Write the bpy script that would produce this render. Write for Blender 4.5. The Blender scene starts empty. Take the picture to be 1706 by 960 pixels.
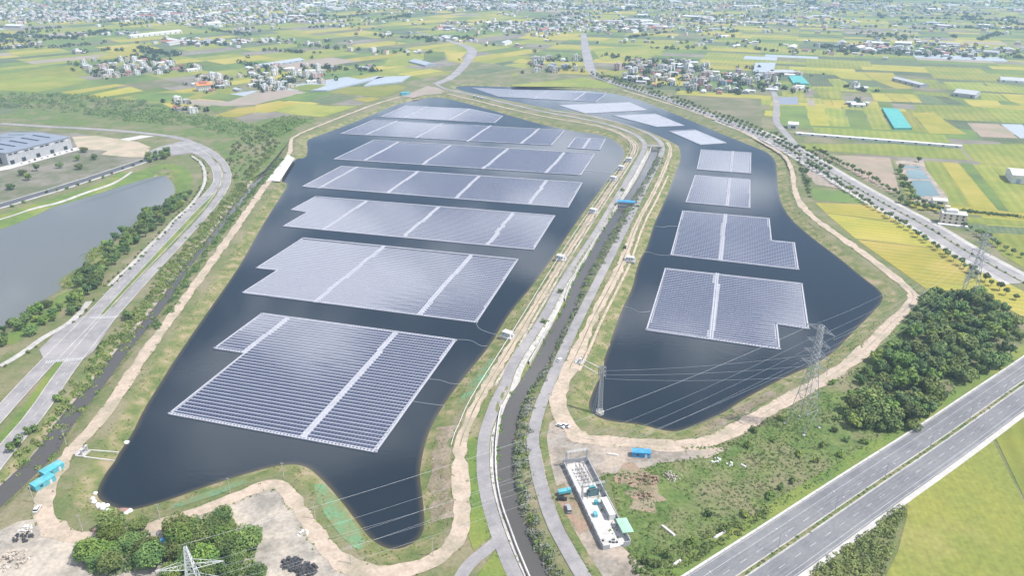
import bpy, math, random
import numpy as np
from mathutils import Vector
R = math.radians
rng = np.random.default_rng(7)
random.seed(7)
S = bpy.context.scene
COL = S.collection

# ------------------------------------------------------------------ camera
cam_data = bpy.data.cameras.new('camera')
cam = bpy.data.objects.new('camera', cam_data)
COL.objects.link(cam)
cam.location = (0, 0, 220)
cam.rotation_euler = (R(90 - 24.854), 0, 0)
cam_data.sensor_width = 36.0
cam_data.lens = 36.0 * 1237.0 / 1706.0
cam_data.clip_start = 1.0
cam_data.clip_end = 60000.0
S.camera = cam

# ------------------------------------------------------------------ daylight
SUN_EL, SUN_AZ = R(58), R(-13)           # azimuth measured from +X towards +Y
w = bpy.data.worlds.new('World'); S.world = w; w.use_nodes = True
nt = w.node_tree; nt.nodes.clear()
out = nt.nodes.new('ShaderNodeOutputWorld')
sky = nt.nodes.new('ShaderNodeTexSky'); sky.sky_type = 'NISHITA'; sky.sun_disc = False
sky.sun_elevation = SUN_EL; sky.sun_rotation = R(90) - SUN_AZ
sky.altitude = 200; sky.air_density = 1.0; sky.dust_density = 0.7; sky.ozone_density = 1.0
bg = nt.nodes.new('ShaderNodeBackground'); bg.inputs[1].default_value = 0.10
cl = nt.nodes.new('ShaderNodeBackground'); cl.inputs[0].default_value = (0.95, 0.98, 1.06, 1); cl.inputs[1].default_value = 1.85
tc = nt.nodes.new('ShaderNodeTexCoord')
sep = nt.nodes.new('ShaderNodeSeparateXYZ'); nt.links.new(tc.outputs['Generated'], sep.inputs[0])
def wmath(op, a, b=None):
    n = nt.nodes.new('ShaderNodeMath'); n.operation = op
    for i, v in enumerate((a, b)):
        if v is None: continue
        if isinstance(v, (int, float)): n.inputs[i].default_value = v
        else: nt.links.new(v, n.inputs[i])
    return n.outputs[0]
zz = wmath('ADD', wmath('MAXIMUM', sep.outputs[2], 0.0), 0.10)
cx = wmath('DIVIDE', sep.outputs[0], zz); cy = wmath('DIVIDE', sep.outputs[1], zz)
comb = nt.nodes.new('ShaderNodeCombineXYZ'); nt.links.new(cx, comb.inputs[0]); nt.links.new(cy, comb.inputs[1]); comb.inputs[2].default_value = 3.7
no = nt.nodes.new('ShaderNodeTexNoise'); nt.links.new(comb.outputs[0], no.inputs['Vector'])
no.inputs['Scale'].default_value = 1.8; no.inputs['Detail'].default_value = 7; no.inputs['Roughness'].default_value = 0.56
rmp = nt.nodes.new('ShaderNodeMapRange'); nt.links.new(no.outputs[0], rmp.inputs[0])
rmp.inputs[1].default_value = 0.50; rmp.inputs[2].default_value = 0.62; rmp.inputs[3].default_value = 0.0; rmp.inputs[4].default_value = 0.9
mixs = nt.nodes.new('ShaderNodeMixShader')
nt.links.new(rmp.outputs[0], mixs.inputs[0]); nt.links.new(sky.outputs[0], bg.inputs[0])
nt.links.new(bg.outputs[0], mixs.inputs[1]); nt.links.new(cl.outputs[0], mixs.inputs[2]); nt.links.new(mixs.outputs[0], out.inputs[0])

sun_d = bpy.data.lights.new('sun', 'SUN'); sun_d.energy = 4.6; sun_d.angle = R(0.53); sun_d.color = (1.0, 0.965, 0.91)
sun = bpy.data.objects.new('sun', sun_d); COL.objects.link(sun)
sv = Vector((math.cos(SUN_AZ) * math.cos(SUN_EL), math.sin(SUN_AZ) * math.cos(SUN_EL), math.sin(SUN_EL)))
sun.rotation_euler = sv.to_track_quat('Z', 'Y').to_euler(); sun.location = (300, -100, 600)

S.view_settings.view_transform = 'Standard'; S.view_settings.look = 'None'
S.view_settings.exposure = 0.33; S.view_settings.gamma = 1.0; S.view_settings.use_curve_mapping = False
S.cycles.max_bounces = 6; S.cycles.volume_bounces = 1; S.cycles.diffuse_bounces = 2; S.cycles.glossy_bounces = 3
S.cycles.transparent_max_bounces = 8

WATER_Z = -2.5
# ------------------------------------------------------------------ survey of the site, in metres (x right, y ahead)
LEFT_POND = [(-189.4,291.1),(-188.2,284.7),(-188.4,276.4),(-186.8,265.9),(-184.2,259.9),(-179.4,256.0),(-174.6,253.7),(-169.4,251.1),(-163.9,251.1),(-152.0,256.8),(-136.1,268.0),(-118.7,277.7),(-109.8,281.6),(-102.2,282.5),(-95.9,280.3),(-90.5,275.3),(-83.0,266.7),(-74.5,256.0),(-67.4,246.2),(-59.8,235.6),(-55.3,231.4),(-51.1,228.7),(-47.4,228.0),(-42.7,229.6),(-38.7,233.1),(-37.0,237.4),(-37.0,244.4),(-39.3,257.9),(-42.4,273.1),(-42.9,281.8),(-42.8,293.5),(-42.0,305.6),(-38.9,322.8),(-32.6,344.4),(-23.9,368.4),(-13.3,396.6),(-5.4,426.7),(1.2,448.6),(14.6,483.4),(23.4,510.3),(37.1,553.7),(51.7,602.2),(71.7,663.7),(90.6,720.3),(112.8,786.0),(127.1,830.7),(133.6,865.9),(132.5,900.8),(122.2,938.3),(108.6,954.8),(78.8,971.8),(40.1,1011.2),(2.6,1061.7),(-44.2,1125.9),(-93.7,1187.6),(-122.6,1213.0),(-153.4,1187.6),(-182.3,1139.6),(-210.8,1041.8),(-237.3,971.8),(-252.1,935.1),(-257.2,919.2),(-243.1,871.5),(-236.3,833.3),(-249.3,833.3),(-240.9,743.2),(-228.3,734.8),(-223.9,681.7),(-219.8,633.3),(-215.5,589.0),(-208.2,527.7),(-205.4,486.5),(-204.7,475.3),(-201.6,420.5),(-198.9,378.6),(-196.4,352.4),(-193.7,325.5),(-190.3,308.1)]
RIGHT_POND = [(54.3,380.4),(50.6,363.2),(44.5,346.2),(40.1,331.1),(41.6,324.4),(46.4,319.0),(53.8,316.4),(66.1,314.3),(75.9,309.1),(83.5,308.1),(96.2,314.8),(110.4,324.4),(120.9,334.1),(135.7,345.9),(157.2,361.9),(173.7,371.8),(193.2,387.8),(212.4,410.4),(238.6,439.6),(256.2,460.7),(260.9,475.3),(258.0,499.3),(256.5,528.1),(253.4,556.3),(250.1,587.6),(248.7,629.2),(254.9,672.5),(267.6,720.3),(291.2,798.0),(300.0,835.9),(300.1,864.2),(287.8,903.8),(272.3,951.5),(250.6,1030.1),(224.2,1114.7),(201.7,1187.6),(176.7,1231.4),(140.7,1267.0),(76.1,1286.9),(-1.0,1304.5),(-50.9,1313.4),(-90.6,1316.4),(-99.5,1295.6),(-83.4,1267.0),(-58.0,1236.8),(2.8,1172.8),(55.4,1114.7),(98.7,1093.0),(136.9,1041.8),(170.1,985.8),(188.5,941.6),(200.2,903.8),(202.4,886.0),(192.5,830.7),(173.5,769.8),(155.7,710.3),(138.2,655.0),(126.7,621.1),(117.0,587.6),(107.3,553.0),(99.6,534.2),(92.3,508.1),(86.1,480.8),(73.8,446.8),(64.8,416.3),(58.2,392.9)]
LAKE = [(-363.1,760.7),(-337.6,720.3),(-325.6,685.4),(-327.3,658.4),(-331.8,625.2),(-326.9,597.8),(-332.0,580.6),(-335.4,561.5),(-336.1,542.3),(-325.9,528.9),(-324.7,516.0),(-329.2,505.8),(-330.0,492.8),(-318.6,478.3),(-320.5,470.3),(-320.8,455.9),(-315.0,444.1),(-322.0,433.5),(-324.7,420.5),(-335.0,386.4),(-478.0,408.9),(-585.7,524.1),(-472.5,558.9),(-439.9,600.0),(-431.3,629.2),(-430.1,658.4),(-420.7,672.5),(-403.6,710.3),(-393.2,735.8),(-379.3,757.4),(-370.3,765.9)]
STREAM = ([(-282.7,919.2),(-272.9,865.9),(-267.9,805.3),(-263.8,743.2),(-260.2,685.4),(-256.6,633.3),(-250.7,580.6),(-248.9,533.7),(-244.3,493.9),(-241.0,475.3),(-236.6,433.5),(-235.1,389.3),(-231.1,355.5),(-230.0,328.3),(-228.4,310.9),(-224.0,289.8),(-225.6,274.2),(-227.1,259.9),(-228.7,242.3)],[2,2.5,3.5,4.5,5,4.5,4,4,4.5,5,5.5,6.5,7,7.5,8,8.5,8.5,8.5,8.5])
CANAL = ([(172.4,880.1),(160.5,835.9),(131.9,741.1),(108.0,676.2),(99.4,649.8),(80.9,594.8),(63.7,540.4),(47.9,490.7),(38.1,444.1),(28.1,415.2),(17.2,376.5),(8.7,354.2),(2.6,339.1),(-0.9,322.8),(-2.4,308.1),(-3.5,294.4),(-3.0,273.0),(-0.5,252.9),(3.3,238.7),(6.5,226.3),(10.9,213.8),(15.0,202.8)],[7,7,6.5,6,6,6.5,6.5,6.5,7,7.5,8,8,8,8,7,6.5,6.5,6,6,6,7,7])
TRACK_LEFT = [(-176.6,1199.4),(-205.9,1145.4),(-250.6,1014.8),(-277.2,927.8),(-268.7,890.7),(-256.4,845.2),(-248.6,730.7),(-243.6,675.8),(-232.7,565.8),(-224.7,472.9),(-220.3,419.4),(-216.8,377.8),(-211.0,333.0),(-209.4,307.7),(-210.8,293.5),(-210.5,279.8),(-207.7,265.8),(-204.2,255.0),(-199.2,245.3),(-190.9,237.4),(-181.8,233.0),(-174.2,231.6),(-169.3,233.0),(-152.4,236.4),(-139.6,243.5),(-124.0,253.9),(-113.6,262.5),(-107.9,264.9),(-103.9,264.9),(-97.4,257.8),(-87.9,244.6),(-78.5,231.3),(-69.3,220.6),(-62.0,215.9),(-54.4,213.8),(-42.9,214.1),(-33.3,217.4),(-25.6,224.7),(-21.4,234.0),(-21.1,244.6),(-22.3,259.7),(-24.1,275.4),(-25.2,292.5),(-23.9,304.7),(-22.8,307.7),(-20.0,324.6),(-13.5,348.4),(-4.9,376.4),(1.1,396.6),(13.1,437.3),(27.9,488.3),(51.5,567.2),(85.4,674.0),(124.5,796.3),(144.9,861.7),(148.7,896.7),(137.1,954.1),(106.7,999.9),(52.0,1041.8),(2.6,1095.7),(-49.0,1159.7),(-105.2,1225.5)]
ROAD_A = [(-131.1,1316.7),(-119.7,1281.1),(-98.4,1252.7),(-46.6,1194.3),(2.7,1131.4),(53.4,1072.3),(103.8,1030.1),(139.3,983.6),(157.8,937.5),(162.4,899.7),(156.2,861.7),(128.9,772.5),(98.5,674.0),(70.4,583.8),(52.3,531.3),(35.1,481.0),(21.3,430.4),(9.9,398.1),(-0.3,367.6),(-3.6,348.4),(-8.3,333.0),(-12.1,311.3),(-13.8,299.7),(-13.8,281.1),(-12.4,264.9),(-9.7,250.1),(-5.9,234.0),(-0.9,217.4),(3.8,204.7)]
ROAD_B = [(54.3,1091.4),(106.3,1057.9),(152.4,1003.6),(174.5,950.7),(182.6,905.8),(178.1,861.7),(154.3,781.9),(128.6,702.3),(105.7,626.1),(81.0,547.5),(61.7,486.2),(46.3,437.3),(36.0,403.5),(26.7,371.0),(20.5,348.4),(14.8,327.4),(11.1,307.7),(10.0,299.7),(10.5,286.5),(12.6,264.9),(16.9,241.0),(22.7,223.7),(27.1,212.0),(31.5,200.5)]
TRACK_C = [(190.3,899.7),(188.0,861.7),(158.9,761.1),(132.1,677.7),(108.7,610.4),(85.3,525.3),(70.4,480.0),(52.5,428.6),(40.5,388.5),(32.5,364.3),(27.0,346.6),(23.7,331.9),(25.5,316.5),(29.2,308.7),(31.6,300.7),(38.7,297.3),(58.6,295.8),(76.4,292.5),(91.4,294.9),(104.0,300.7),(131.5,321.9),(158.3,342.1),(177.6,355.9),(202.0,377.8),(221.7,398.1),(241.1,419.8),(259.9,439.1),(274.9,457.4),(279.0,469.9),(277.5,513.6),(274.5,550.0),(269.9,591.0),(266.5,626.1),(269.2,665.0),(280.4,712.2),(297.8,765.6),(311.9,826.6),(311.4,867.4),(307.1,887.7),(296.8,971.3),(275.3,1045.8),(247.8,1122.3),(214.9,1194.3),(184.6,1258.3)]
TREE_ROAD = [(366.0,483.1),(361.7,513.6),(357.7,547.5),(355.7,602.9),(347.6,656.2),(341.0,722.4),(335.1,813.7),(330.6,867.4),(323.0,924.6),(291.3,1026.2),(253.5,1150.1),(221.8,1236.3),(182.1,1316.7),(155.0,1407.4),(151.8,1502.6),(158.7,1601.9),(168.8,1776.1),(194.9,2131.4)]
JUNCTION_ROAD = [(337.2,861.7),(345.8,912.0),(353.8,974.7),(360.8,1018.5),(397.5,1126.8),(426.5,1225.5),(459.9,1380.3),(470.0,1464.6)]
NORTH_ROAD = [(-131.1,1316.7),(-124.9,1341.5),(-109.8,1380.3),(-94.1,1542.5),(-87.2,1755.0),(-105.5,1842.4),(-156.6,1951.1),(-265.7,2162.0)]
HWY_LEFT = [(35.7,189.8),(67.0,212.1),(105.8,239.2),(148.9,269.9),(200.3,305.7),(249.3,341.2),(300.2,377.8),(411.1,460.2)]
LEFT_ROAD_L = [(-259.5,285.6),(-264.1,320.2),(-267.4,352.1),(-269.5,376.4),(-272.6,424.4),(-274.9,443.5),(-278.7,486.2),(-284.3,553.9),(-291.8,645.9),(-294.8,708.2),(-302.8,745.6),(-329.5,803.7),(-370.0,858.9),(-402.6,890.7)]
LEFT_ROAD_R = [(-239.7,268.2),(-243.0,295.8),(-244.9,320.2),(-254.1,365.6),(-260.8,418.6),(-262.2,437.3),(-266.1,485.2),(-271.6,571.3),(-279.4,672.2),(-293.3,743.4),(-321.1,806.2),(-355.9,858.9),(-384.4,890.7),(-413.6,921.4),(-461.1,944.1),(-506.7,959.2),(-553.5,973.0),(-620.5,985.4),(-691.7,1003.6)]
LEFT_MEDIAN = [(-267.3,443.5),(-271.2,482.1),(-274.7,574.0),(-282.6,668.6),(-297.8,745.6),(-325.1,806.2),(-363.7,858.9)]
WEST_ROAD = [(-400.3,858.9),(-410.6,818.8),(-444.4,722.4),(-474.3,656.2),(-498.8,596.9)]
CROSSING = [(-269.6,370.9),(-249.6,376.1),(-248.8,385.0),(-252.9,407.7),(-256.2,427.2),(-254.9,431.5),(-276.3,434.8),(-279.9,430.4),(-282.1,419.9),(-284.0,407.7),(-282.7,392.3),(-282.3,386.8)]
FAR_CROSSING = [(-403.6,829.2),(-423.8,856.2),(-420.9,878.9),(-407.5,902.8),(-391.3,902.8),(-353.5,856.2),(-347.0,829.2),(-372.7,847.9),(-382.0,839.8)]
LAKE_PATH = [(-404.7,768.8),(-402.6,740.8),(-405.9,722.2),(-417.2,697.1),(-425.0,673.5),(-437.7,653.4),(-444.5,630.2),(-450.5,618.1),(-461.9,595.2)]
LAKE_WALK = [(-365.8,834.0),(-341.5,801.8),(-318.4,749.0),(-305.7,707.0),(-297.2,651.2),(-297.4,618.1),(-292.3,584.2),(-291.8,560.0),(-287.6,519.2),(-287.2,499.3),(-285.7,478.0)]
LAKE_WALK2 = [(-286.7,453.0),(-283.2,434.8),(-282.9,417.8),(-288.3,403.8),(-289.5,386.8),(-291.1,376.1),(-293.7,367.5)]
YARD_SOUTH = [(-190.3,236.4),(-173.3,230.0),(-151.4,234.3),(-138.6,241.0),(-123.2,251.6),(-109.9,260.9),(-104.3,261.7),(-97.6,254.7),(-89.2,242.8),(-79.5,229.6),(-69.8,218.7),(-62.1,214.1),(-34.4,204.7),(-118.3,189.8),(-195.4,189.8),(-215.6,231.0),(-207.2,241.3),(-200.7,243.1)]
YARD_SUBSTATION = [(22.0,314.9),(31.8,303.7),(46.0,297.3),(64.5,294.4),(82.7,291.1),(97.5,292.5),(104.4,291.1),(92.5,283.8),(69.2,280.2),(56.8,272.4),(40.4,272.4),(38.6,256.2),(45.0,226.0),(53.4,212.0),(33.1,204.7),(28.6,218.1),(24.8,229.3),(19.5,244.2),(15.9,264.9),(13.4,285.6),(14.1,307.2)]
DIRT_PATCH = [(45.0,276.7),(57.6,277.6),(70.2,270.3),(66.2,256.2),(55.8,248.6),(46.0,252.4),(42.7,264.1)]
YARD_NORTH = [(-177.3,1204.5),(-161.3,1247.2),(-144.9,1298.7),(-124.8,1281.1),(-111.8,1247.2),(-114.9,1225.5),(-142.0,1215.0),(-154.4,1189.2)]
WEIR = [(-257.7,839.8),(-245.9,824.0),(-236.9,732.8),(-251.7,737.0)]
ARRAYS = [([(-166.0,440.3),(-34.2,403.9),(-65.6,290.8),(-179.4,323.2),(-160.5,386.6),(-180.8,392.4)],[[(-146.8,433.8),(-160.5,386.6)],[(-72.8,413.1),(-103.8,302.7)]],1),([(-174.3,579.8),(5.1,533.4),(-22.9,426.1),(-189.7,471.7),(-176.6,511.3),(-193.7,515.6)],[[(-103.7,560.8),(-135.0,456.3)],[(-32.1,541.5),(-61.8,437.3)]],1),([(-190.9,691.9),(39.0,635.7),(17.3,552.3),(-199.0,607.4),(-187.2,644.9),(-204.1,651.2)],[[(-138.6,678.0),(-162.1,598.4)],[(-67.7,660.0),(-90.5,582.6)],[(0.9,642.7),(-19.6,563.9)]],1),([(-188.5,800.6),(72.5,738.0),(52.2,657.5),(-212.4,724.2)],[[(-169.6,796.9),(-192.9,721.4)],[(-101.1,780.2),(-123.3,701.5)],[(-34.3,761.9),(-53.8,686.3)],[(36.0,744.4),(16.4,668.8)]],1),([(-173.1,921.1),(97.6,854.7),(73.2,764.9),(-203.2,829.6)],[[(-140.5,910.2),(-167.0,824.4)],[(-74.6,893.6),(-100.0,805.5)],[(-5.2,877.2),(-32.0,788.3)],[(61.4,859.1),(37.4,775.6)]],1),([(-193.2,1040.4),(69.9,974.0),(48.2,893.6),(-221.9,954.9)],[[(-159.1,1032.6),(-187.9,946.9)],[(-95.2,1015.5),(-122.1,930.6)],[(-28.4,1002.5),(-55.8,911.8)],[(36.4,984.5),(11.0,901.1)]],1),([(-161.7,1139.5),(-62.6,1115.5),(-12.8,1064.3),(-23.9,1019.2),(-187.3,1057.8)],[[(-127.6,1131.2),(-153.4,1052.2)],[(-62.6,1115.5),(-87.8,1036.5)]],1),([(79.9,933.8),(118.1,926.2),(104.7,871.5),(66.5,881.8)],[[(98.4,928.7),(85.3,877.2)]],1),([(115.7,515.6),(209.6,487.9),(188.8,417.1),(170.9,424.0),(161.9,390.9),(84.8,415.8)],[[(152.7,505.7),(123.3,403.9)]],1),([(156.6,649.0),(230.1,628.4),(214.6,572.9),(232.1,568.8),(215.7,512.2),(124.7,541.5)],[[(193.6,638.9),(161.5,531.7)]],1),([(194.1,764.9),(248.0,748.7),(220.9,655.8),(164.6,673.4)],[[(228.1,753.7),(201.1,662.8)]],1),([(225.5,873.2),(281.2,859.1),(255.1,771.0),(201.1,787.3)],[[(261.2,864.7),(234.9,775.6)]],1),([(205.5,970.5),(241.3,979.2),(264.9,905.6),(230.2,896.6)],[],0),([(143.3,1070.1),(207.1,1080.9),(233.2,1002.5),(194.1,995.2)],[],0),([(70.4,1142.7),(182.1,1166.4),(200.5,1106.6),(106.5,1082.6)],[],0),([(-67.6,1293.9),(155.4,1237.8),(130.6,1168.8),(-20.2,1211.4)],[[(59.7,1265.3),(35.3,1196.1)],[(121.4,1248.6),(99.3,1186.0)]],1)]
FIELDS = [([(404.1,1130.5),(440.0,1124.8),(398.3,993.6),(360.1,996.3)],'green'),([(439.8,1119.1),(462.1,1111.1),(424.6,989.0),(399.5,992.7)],'gold'),([(463.9,1111.1),(487.2,1100.0),(449.2,984.5),(425.7,988.1)],'lime'),([(489.0,1100.0),(512.4,1093.5),(471.9,971.2),(448.9,980.0)],'green'),([(515.0,1094.5),(535.7,1090.2),(496.0,966.8),(473.0,971.2)],'lime'),([(562.3,1085.9),(574.2,1075.2),(533.2,946.3),(519.4,958.2)],'lime'),([(575.9,1075.2),(608.0,1078.4),(593.9,1017.9),(579.9,941.3),(534.5,945.5)],'gold'),([(608.1,1136.3),(654.6,1128.2),(644.7,1019.8),(615.1,1022.7),(601.1,1029.5),(612.8,1085.9),(589.2,1088.0)],'lime'),([(656.3,1127.1),(701.7,1119.1),(666.1,1014.1),(646.7,1019.8)],'lime'),([(702.6,1116.8),(748.0,1093.5),(693.0,1005.6),(667.1,1012.2)],'lime'),([(617.6,1008.4),(655.8,1001.0),(632.4,920.1),(590.0,927.4)],'brown'),([(658.7,1001.0),(685.7,999.1),(681.5,987.2),(639.5,920.1),(635.0,920.1)],'net_grey'),([(397.4,984.5),(468.4,963.3),(549.6,938.0),(535.1,896.0),(498.0,903.7),(390.4,949.7)],'lime'),([(510.5,1279.9),(526.0,1277.0),(496.8,1178.7),(484.7,1174.9)],'lime'),([(526.8,1277.0),(546.8,1268.3),(520.5,1178.7),(498.0,1178.7)],'lime'),([(483.8,1172.4),(496.5,1174.9),(480.4,1119.1),(469.2,1119.1)],'gold'),([(496.7,1172.4),(517.9,1172.4),(503.0,1119.1),(481.6,1119.1)],'gold'),([(521.5,1172.4),(540.1,1166.3),(523.3,1111.1),(503.9,1115.6)],'green'),([(541.2,1166.3),(562.1,1157.8),(542.7,1104.4),(524.4,1111.1)],'gold'),([(585.3,1234.8),(603.9,1226.7),(588.8,1157.8),(560.7,1162.6)],'gold'),([(606.9,1230.7),(628.3,1221.3),(612.7,1154.1),(590.0,1157.8)],'gold'),([(629.6,1221.3),(646.0,1217.3),(628.3,1150.5),(613.3,1152.9)],'gold'),([(656.6,1224.0),(669.4,1210.7),(657.7,1134.0),(628.3,1148.2)],'dark'),([(671.8,1210.7),(691.6,1197.7),(686.4,1136.3),(660.0,1134.0)],'dark'),([(446.2,1251.4),(468.8,1262.6),(486.2,1258.4),(465.7,1197.7),(435.2,1178.7),(429.7,1197.7)],'lime'),([(490.1,1279.9),(505.4,1279.9),(480.2,1197.7),(466.9,1197.7)],'soil'),([(462.4,1185.0),(473.1,1178.7),(454.3,1124.8),(445.3,1124.8)],'pink'),([(422.5,1197.7),(453.7,1197.7),(433.4,1136.3),(406.0,1136.3)],'roof_grey'),([(759.7,1340.7),(824.5,1332.8),(790.2,1251.4),(737.8,1265.5)],'lime'),([(831.7,1340.7),(869.2,1287.2),(829.7,1224.0),(795.2,1251.4)],'lime'),([(764.8,1237.5),(789.0,1224.0),(767.3,1160.2),(732.4,1172.4)],'lime'),([(791.8,1226.7),(825.5,1217.3),(774.8,1136.3),(769.7,1160.2)],'gold'),([(705.2,1178.7),(752.3,1166.3),(734.5,1124.8),(690.1,1130.5)],'gold'),([(606.3,1461.1),(666.0,1451.8),(641.4,1356.7),(594.1,1373.2)],'gold'),([(666.0,1451.8),(719.2,1442.7),(689.9,1356.7),(646.8,1356.7)],'gold'),([(592.8,1356.7),(646.8,1356.7),(645.9,1279.9),(577.9,1294.6)],'dark'),([(645.9,1348.7),(684.6,1356.7),(673.0,1272.6),(645.1,1272.6)],'gold'),([(596.2,1265.5),(669.5,1265.5),(656.2,1230.7),(587.8,1234.8)],'green'),([(566.8,1373.2),(591.3,1373.2),(569.7,1287.2),(554.7,1294.6)],'lime'),([(534.3,1381.5),(570.0,1381.5),(549.5,1294.6),(510.8,1294.6)],'dark'),([(351.1,890.7),(462.2,890.7),(531.0,867.2),(513.8,815.7),(434.0,834.0),(346.5,865.1)],'lime'),([(461.9,813.1),(476.8,809.9),(423.7,653.4),(406.4,658.7),(418.5,692.3)],'lime'),([(477.5,808.7),(494.3,805.5),(441.6,643.9),(424.4,652.1)],'gold'),([(496.7,805.5),(506.9,800.5),(450.4,639.3),(443.0,643.5)],'green'),([(507.2,798.7),(523.4,794.3),(476.2,659.1),(462.5,637.2),(451.5,639.3)],'lime'),([(523.9,791.9),(553.3,782.3),(516.0,739.2),(506.7,741.3)],'lime'),([(547.5,890.7),(621.1,890.7),(559.3,791.9),(516.0,813.1),(535.3,868.6)],'lime'),([(366.0,839.4),(429.2,827.4),(378.7,697.1),(365.1,698.1),(361.9,753.4),(360.9,813.1)],'brown'),([(326.4,811.2),(329.4,798.7),(329.0,746.2),(338.2,704.5),(333.7,704.5),(306.4,723.3),(311.3,765.9)],'pink'),([(297.1,710.5),(336.2,696.2),(337.5,660.9),(327.9,663.1),(285.7,674.4)],'green'),([(284.2,665.3),(337.4,659.1),(340.6,608.4),(293.0,632.3),(283.0,636.4)],'gold'),([(282.6,633.5),(292.5,631.0),(341.2,605.7),(344.9,548.5),(282.6,571.9)],'gold'),([(282.8,569.5),(346.5,546.9),(348.0,520.7),(326.2,488.5),(315.5,472.9),(291.0,472.9)],'gold'),([(403.2,625.3),(448.6,615.0),(439.0,599.7),(397.7,609.6)],'lime'),([(388.5,608.4),(437.8,597.8),(427.1,580.7),(384.9,587.8)],'dark'),([(390.9,585.0),(426.7,580.0),(410.0,553.4),(387.4,557.3)],'lime'),([(387.8,556.0),(409.2,552.1),(383.2,510.5),(381.8,535.8)],'lime'),([(293.6,474.9),(292.0,465.5),(300.4,460.6),(321.5,463.0),(327.1,449.5),(332.4,429.4),(343.8,417.8),(368.7,455.3),(357.0,468.7),(349.5,504.3),(320.5,480.1)],'gold'),([(171.2,252.5),(234.4,297.0),(222.4,254.4),(212.4,232.1),(195.0,201.3),(135.5,201.3),(144.2,212.9),(153.4,223.8),(167.2,244.5)],'gold_near'),([(237.5,300.7),(261.7,316.3),(294.8,331.5),(233.4,232.1),(214.1,233.9),(224.0,255.8)],'lime'),([(257.6,1217.3),(390.9,1182.4),(325.7,965.1),(310.8,978.2),(284.6,1085.9),(261.7,1166.3)],'scrub'),([(-1.0,1309.6),(131.0,1386.5),(168.7,1332.8),(182.0,1272.6),(106.9,1287.2),(-1.0,1294.6)],'lime'),([(-1.1,1424.7),(16.0,1442.7),(-1.1,1381.5)],'lime'),([(185.1,1801.4),(403.3,1888.0),(269.9,1603.3),(186.7,1592.3)],'lime'),([(-426.1,1258.4),(-360.7,1258.4),(-335.3,1237.5),(-387.8,1136.3)],'pink'),([(-361.4,1172.4),(-349.1,1224.0),(-289.3,1230.7),(-314.5,1154.1)],'green'),([(-314.2,1157.8),(-286.4,1217.3),(-243.7,1197.7),(-280.2,1136.3)],'dark'),([(-386.0,1130.5),(-362.0,1166.3),(-326.8,1148.2),(-347.9,1085.9),(-370.4,1080.5)],'gold'),([(-345.7,1085.9),(-324.5,1148.2),(-275.3,1124.8),(-230.0,1124.8),(-265.8,1044.3),(-315.8,1064.7)],'lime'),([(-273.4,1136.3),(-254.3,1178.7),(-225.1,1148.2),(-228.8,1130.5)],'soil'),([(-249.6,1178.7),(-224.4,1197.7),(-205.6,1185.0),(-221.5,1154.1)],'gold'),([(-300.7,1237.5),(-281.0,1287.2),(-199.4,1309.6),(-178.2,1287.2),(-202.8,1197.7),(-241.2,1210.7)],'lime'),([(-368.7,1075.2),(-324.4,1080.5),(-310.1,1059.6),(-352.9,1024.6)],'soil'),([(-381.7,1279.9),(-352.7,1317.3),(-319.4,1309.6),(-330.5,1258.4),(-359.3,1262.6)],'lime'),([(-199.7,1747.7),(-151.8,1747.7),(-140.9,1614.5),(-185.3,1614.5)],'green'),([(-148.4,1747.7),(-100.5,1747.7),(-111.6,1603.3),(-136.1,1614.5)],'gold'),([(-252.6,1734.7),(-203.1,1747.7),(-181.8,1539.3),(-255.9,1519.0),(-263.5,1648.9)],'lime'),([(-493.5,1185.0),(-478.0,1234.8),(-414.3,1197.7),(-438.1,1162.6)],'green'),([(-511.6,1142.2),(-493.4,1178.7),(-436.5,1157.8),(-419.9,1251.4),(-384.2,1136.3),(-443.4,1119.1)],'pink'),([(-459.4,1107.8),(-452.1,1130.5),(-408.4,1115.6),(-427.2,1080.5)],'green'),([(-422.0,1054.4),(-405.7,1107.8),(-380.6,1124.8),(-368.5,1085.9),(-386.6,1044.3)],'gold'),([(-385.6,1041.3),(-366.8,1080.5),(-348.0,1019.8),(-364.3,1015.0)],'soil'),([(-793.5,1166.3),(-740.4,1136.3),(-718.0,1080.5),(-726.7,1059.6)],'dark'),([(-940.4,1461.1),(-881.2,1539.3),(-776.8,1407.1),(-828.6,1389.9)],'lime'),([(-883.2,1309.6),(-822.0,1373.2),(-749.1,1332.8),(-778.7,1237.5),(-851.1,1258.4)],'lime'),([(-739.0,1237.5),(-688.5,1317.3),(-661.4,1309.6),(-708.4,1217.3)],'gold'),([(-685.8,1197.7),(-650.3,1291.6),(-609.0,1251.4),(-654.2,1187.5)],'gold'),([(-897.0,1672.6),(-874.8,1787.7),(-786.6,1667.8),(-863.1,1637.3)],'gold'),([(-608.9,1197.7),(-590.4,1237.5),(-510.9,1224.0),(-516.8,1166.3),(-554.0,1160.2)],'green'),([(-553.6,927.8),(-526.7,934.2),(-456.3,899.7),(-429.8,873.1),(-450.2,845.2),(-465.9,856.2),(-514.1,867.4)],'sand'),([(-473.2,839.8),(-475.4,890.7),(-427.5,864.6),(-416.6,829.2),(-435.7,829.2)],'sand')]
TEAL_NETS = [[(543.0,1100.0),(562.8,1091.3),(521.9,966.8),(498.8,966.8)],[(504.9,1393.3),(528.9,1393.3),(511.3,1306.6),(485.0,1309.6)]]
GREY_NETS = [[(493.4,1559.1),(534.9,1559.1),(490.6,1435.5),(452.2,1435.5)],[(-242.5,1380.3),(-185.4,1393.7),(-194.2,1329.0),(-251.6,1286.9)],[(-331.8,1244.5),(-304.2,1244.5),(-229.4,1380.3),(-246.3,1390.3)],[(495.3,1464.6),(538.9,1464.6),(528.5,1421.3),(477.1,1421.3)]]
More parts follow.
